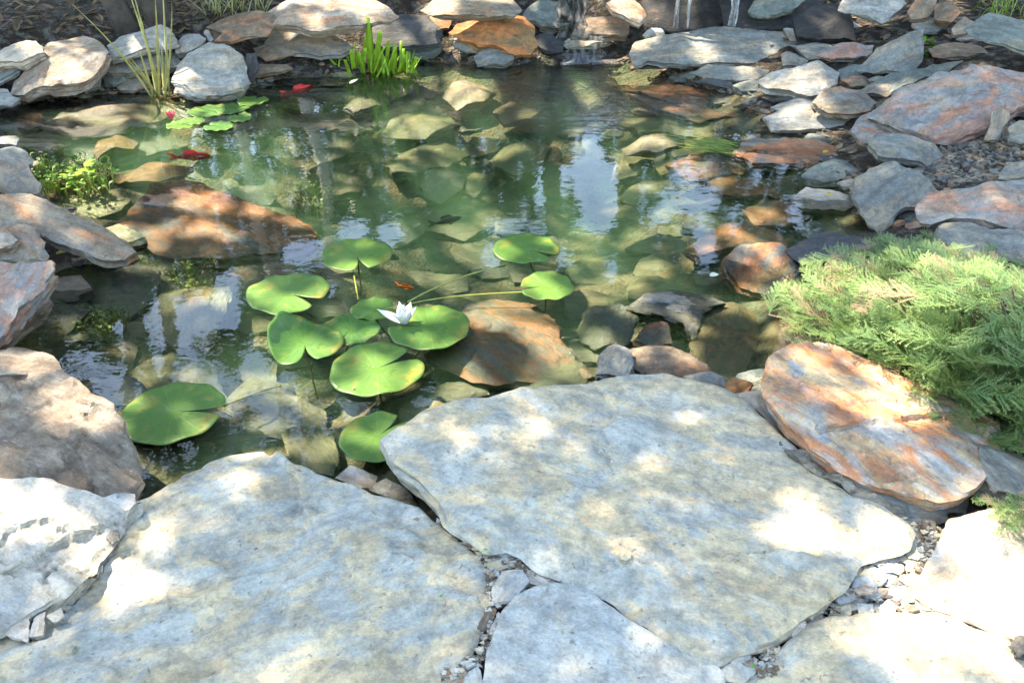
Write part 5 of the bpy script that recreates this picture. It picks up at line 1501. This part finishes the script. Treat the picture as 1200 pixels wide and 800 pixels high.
def leaves(P, size, rng, **kw):
    """one bent diamond leaf per point; leaves that would close a sun fleck or a sky gap are left off"""
    n = len(P)
    d = rng.normal(size=(n, 3)); d[:, 2] -= 0.4; d /= np.linalg.norm(d, axis=1)[:, None]
    s = np.cross(d, rng.normal(size=(n, 3))); s /= np.linalg.norm(s, axis=1)[:, None]
    L = size * rng.uniform(0.7, 1.35, n)[:, None]
    P = P - d * L * 0.5
    ok = keep(P, **kw) & keep(P + d * L, **kw) & keep(P + d * L * 0.5, **kw)
    P, d, s, L = P[ok], d[ok], s[ok], L[ok]
    n = len(P)
    nn = np.cross(d, s)
    V = np.stack([P, P + d * L * 0.5 + s * L * 0.30 + nn * L * 0.06, P + d * L, P + d * L * 0.5 - s * L * 0.30 + nn * L * 0.06], 1)
    F = np.arange(n * 4).reshape(n, 4)
    t = np.repeat(rng.random(n), 4)
    return V.reshape(-1, 3), F, t
def limb(a, b, r0, r1, q, sag=0.3, n=10):
    m = (a + b) / 2 + np.array([q.gauss(0, .15), q.gauss(0, .15), sag])
    return tube_geo(bez(a, m, b, n), [r0 + (r1 - r0) * i / (n - 1) for i in range(n)], 8)

# canopy points that shade the pond: each belongs to the nearest overhanging tree
rng = np.random.default_rng(77)
def canopy_points(n, zlo, zhi):
    # ground spots seen by the camera, spread evenly over the ground, then moved up along the sun's direction
    x, y = rng.uniform(-5.2, 5.2, n), rng.uniform(0.3, 8.2, n)
    m = np.abs(x) < 0.66 * y + 0.55
    x, y = x[m], y[m]
    n = len(x)
    z = rng.uniform(zlo, zhi, n)
    return np.stack([x, y, np.full(n, 0.1)], 1) + LSH * (z - 0.1)[:, None]
CP = canopy_points(150000, 5.0, 7.6)
TREES = [  # label, base x, y, lean dx, dy, height, trunk radius, crown centre z, crown radii, leaves, bark
    ('leaning dark-barked tree behind the far left boulder', -2.42, 5.62, -3.0, 1.2, 9.5, 0.062, None, 'darkbark'),
    ('second leaning tree close beside the first at the top left', -2.22, 5.66, -2.4, 1.5, 9.5, 0.068, None, 'darkbark'),
    ('pale-barked slim tree mirrored in the middle of the pond', -2.35, 9.6, 0.55, 0.5, 10.0, 0.085, None, 'palebark'),
    ('second pale-barked slim tree mirrored over the rust-blotched slab', -3.3, 9.9, 0.35, 0.4, 10.0, 0.075, None, 'palebark'),
    ('tall tree mirrored left of the sky gap', -0.95, 11.2, 0.3, 0.6, 11.0, 0.17, None, 'treebark'),
    ('tree mirrored behind the waterfall', 0.6, 12.0, -0.3, 0.4, 11.0, 0.16, None, 'treebark'),
    ('tree mirrored right of the sky gap', 1.62, 11.0, 0.1, 0.4, 11.0, 0.18, None, 'treebark'),
    ('tree mirrored by the right bank', 4.6, 10.5, 0.3, 0.3, 10.5, 0.16, None, 'treebark'),
    ('tree on the left mirrored in the near water', -5.0, 9.6, 0.2, 0.2, 10.5, 0.18, None, 'treebark'),
    ('broad tree farthest left behind the pond', -7.6, 11.0, 0.4, 0.4, 11.0, 0.2, None, 'treebark'),
    ('broad tree farthest right behind the pond', 7.4, 11.5, -0.3, 0.4, 11.0, 0.2, None, 'treebark'),
]
bases = np.array([(t[1], t[2]) for t in TREES])
own = [[] for _ in TREES]
overhang = [0, 1, 4, 6, 7, 8]
for t in TREES:
    if t[8] == 'palebark':
        zb = float(terrain(t[1], t[2])[0])
        for zz in np.arange(1.0, 4.9, 0.3):
            f = zz / (t[5] * 0.85)
            PALE.append(np.array([t[1] + 0.3 * t[3] * f * (1 - f) + t[3] * f * f, t[2] + 0.4 * t[4] * f * (1 - f) + t[4] * f * f, zb + zz]))
dd = np.stack([np.hypot(CP[:, 0] - bases[i, 0], CP[:, 1] - bases[i, 1]) for i in overhang], 1)
wh = np.array(overhang)[dd.argmin(1)]
for i in overhang:
    own[i].append(CP[wh == i])
for ti, (label, bx, by, lx, ly, H, r, _, bark) in enumerate(TREES):
    q = random.Random(500 + ti)
    bz = float(terrain(bx, by)[0]) - 0.08
    base = np.array([bx, by, bz])
    root = empty('broadleaf_tree', base, label, 'tree', 'trees behind the pond')
    # trunk with limbs
    top = np.array([lx, ly, H * 0.85])
    P = bez((0, 0, 0), (lx * (0.5 if ti < 2 else 0.15) + (q.gauss(0, .15) if bark != 'palebark' else 0), ly * 0.2, H * 0.45), top, 22)
    P = [p + np.array([0.05 * math.sin(i * 1.3 + ti), 0.05 * math.cos(i * 1.1), 0]) * min(1, i / 4) for i, p in enumerate(P)]
    R = [r * (1.35 if i == 0 else 1.12 if i == 1 else 1) * (1 - 0.8 * i / 21) for i in range(22)]
    geos = [tube_geo(P, R, 12)]
    rg = np.random.default_rng(900 + ti)
    n = 8500 if ti >= 2 else 1500
    C = rg.normal(size=(46, 3)) * np.array([1.35, 1.25, 2.3])
    C = C + np.array([lx * 0.8, ly * 0.8, H * 0.56])
    C[:, 2] = np.clip(C[:, 2], 1.6, H * 1.02)
    if ti < 2:
        C = C[C[:, 2] > 4.5]
    ci = rg.integers(len(C), size=n)
    L0 = C[ci] + rg.normal(size=(n, 3)) * np.array([0.42, 0.42, 0.30])
    L0 = L0 + base
    Lall = [(L0, 0.16)]
    for c in C[::2]:
        j = int(np.argmin([np.linalg.norm(p - c * np.array([1, 1, 0.85])) for p in P[4:]])) + 4
        geos.append(limb(P[j], c, r * 0.32 * (1 - j / 30), 0.012, q))
    for cp_ in own[ti]:
        cp_l = cp_ - base
        Lall.append((cp_, 0.11))
        for e in cp_l[:: max(1, len(cp_l) // 16)]:
            geos.append(limb(P[-6], e, r * 0.25, 0.01, q, 0.4, 12))
    v_, f_ = join(geos)
    mesh_obj('trunk', v_, f_, M[bark], (0, 0, 0), root, 180)
    VV, FF, TT = [], [], []
    off = 0
    for pts, sz in Lall:
        V, F, t = leaves(pts, sz, rg)
        V = V - base
        VV.append(V); FF.append(F + off); TT.append(t)
        off += len(V)
    fast_mesh('crown', np.vstack(VV), np.vstack(FF), M['leaves'], (0, 0, 0), root, {'tint': np.concatenate(TT)})
# a hedge-like wood far behind
rg = np.random.default_rng(31)
n = 45000
P = np.stack([rg.uniform(-22, 22, n), rg.uniform(17, 21, n), rg.uniform(0.2, 1, n) ** 0.8 * 11.5], 1)
P[:, 2] *= 0.75 + 0.5 * fbm(P[:, 0] * 0.35, P[:, 1] * 0.2, 3)
V, F, t = leaves(P, 0.34, rg, lit=False, skyw=0.35)
props(fast_mesh('woodland', V, F, M['leaves'], (0, 0, 0), None, {'tint': t}), kind='stuff')
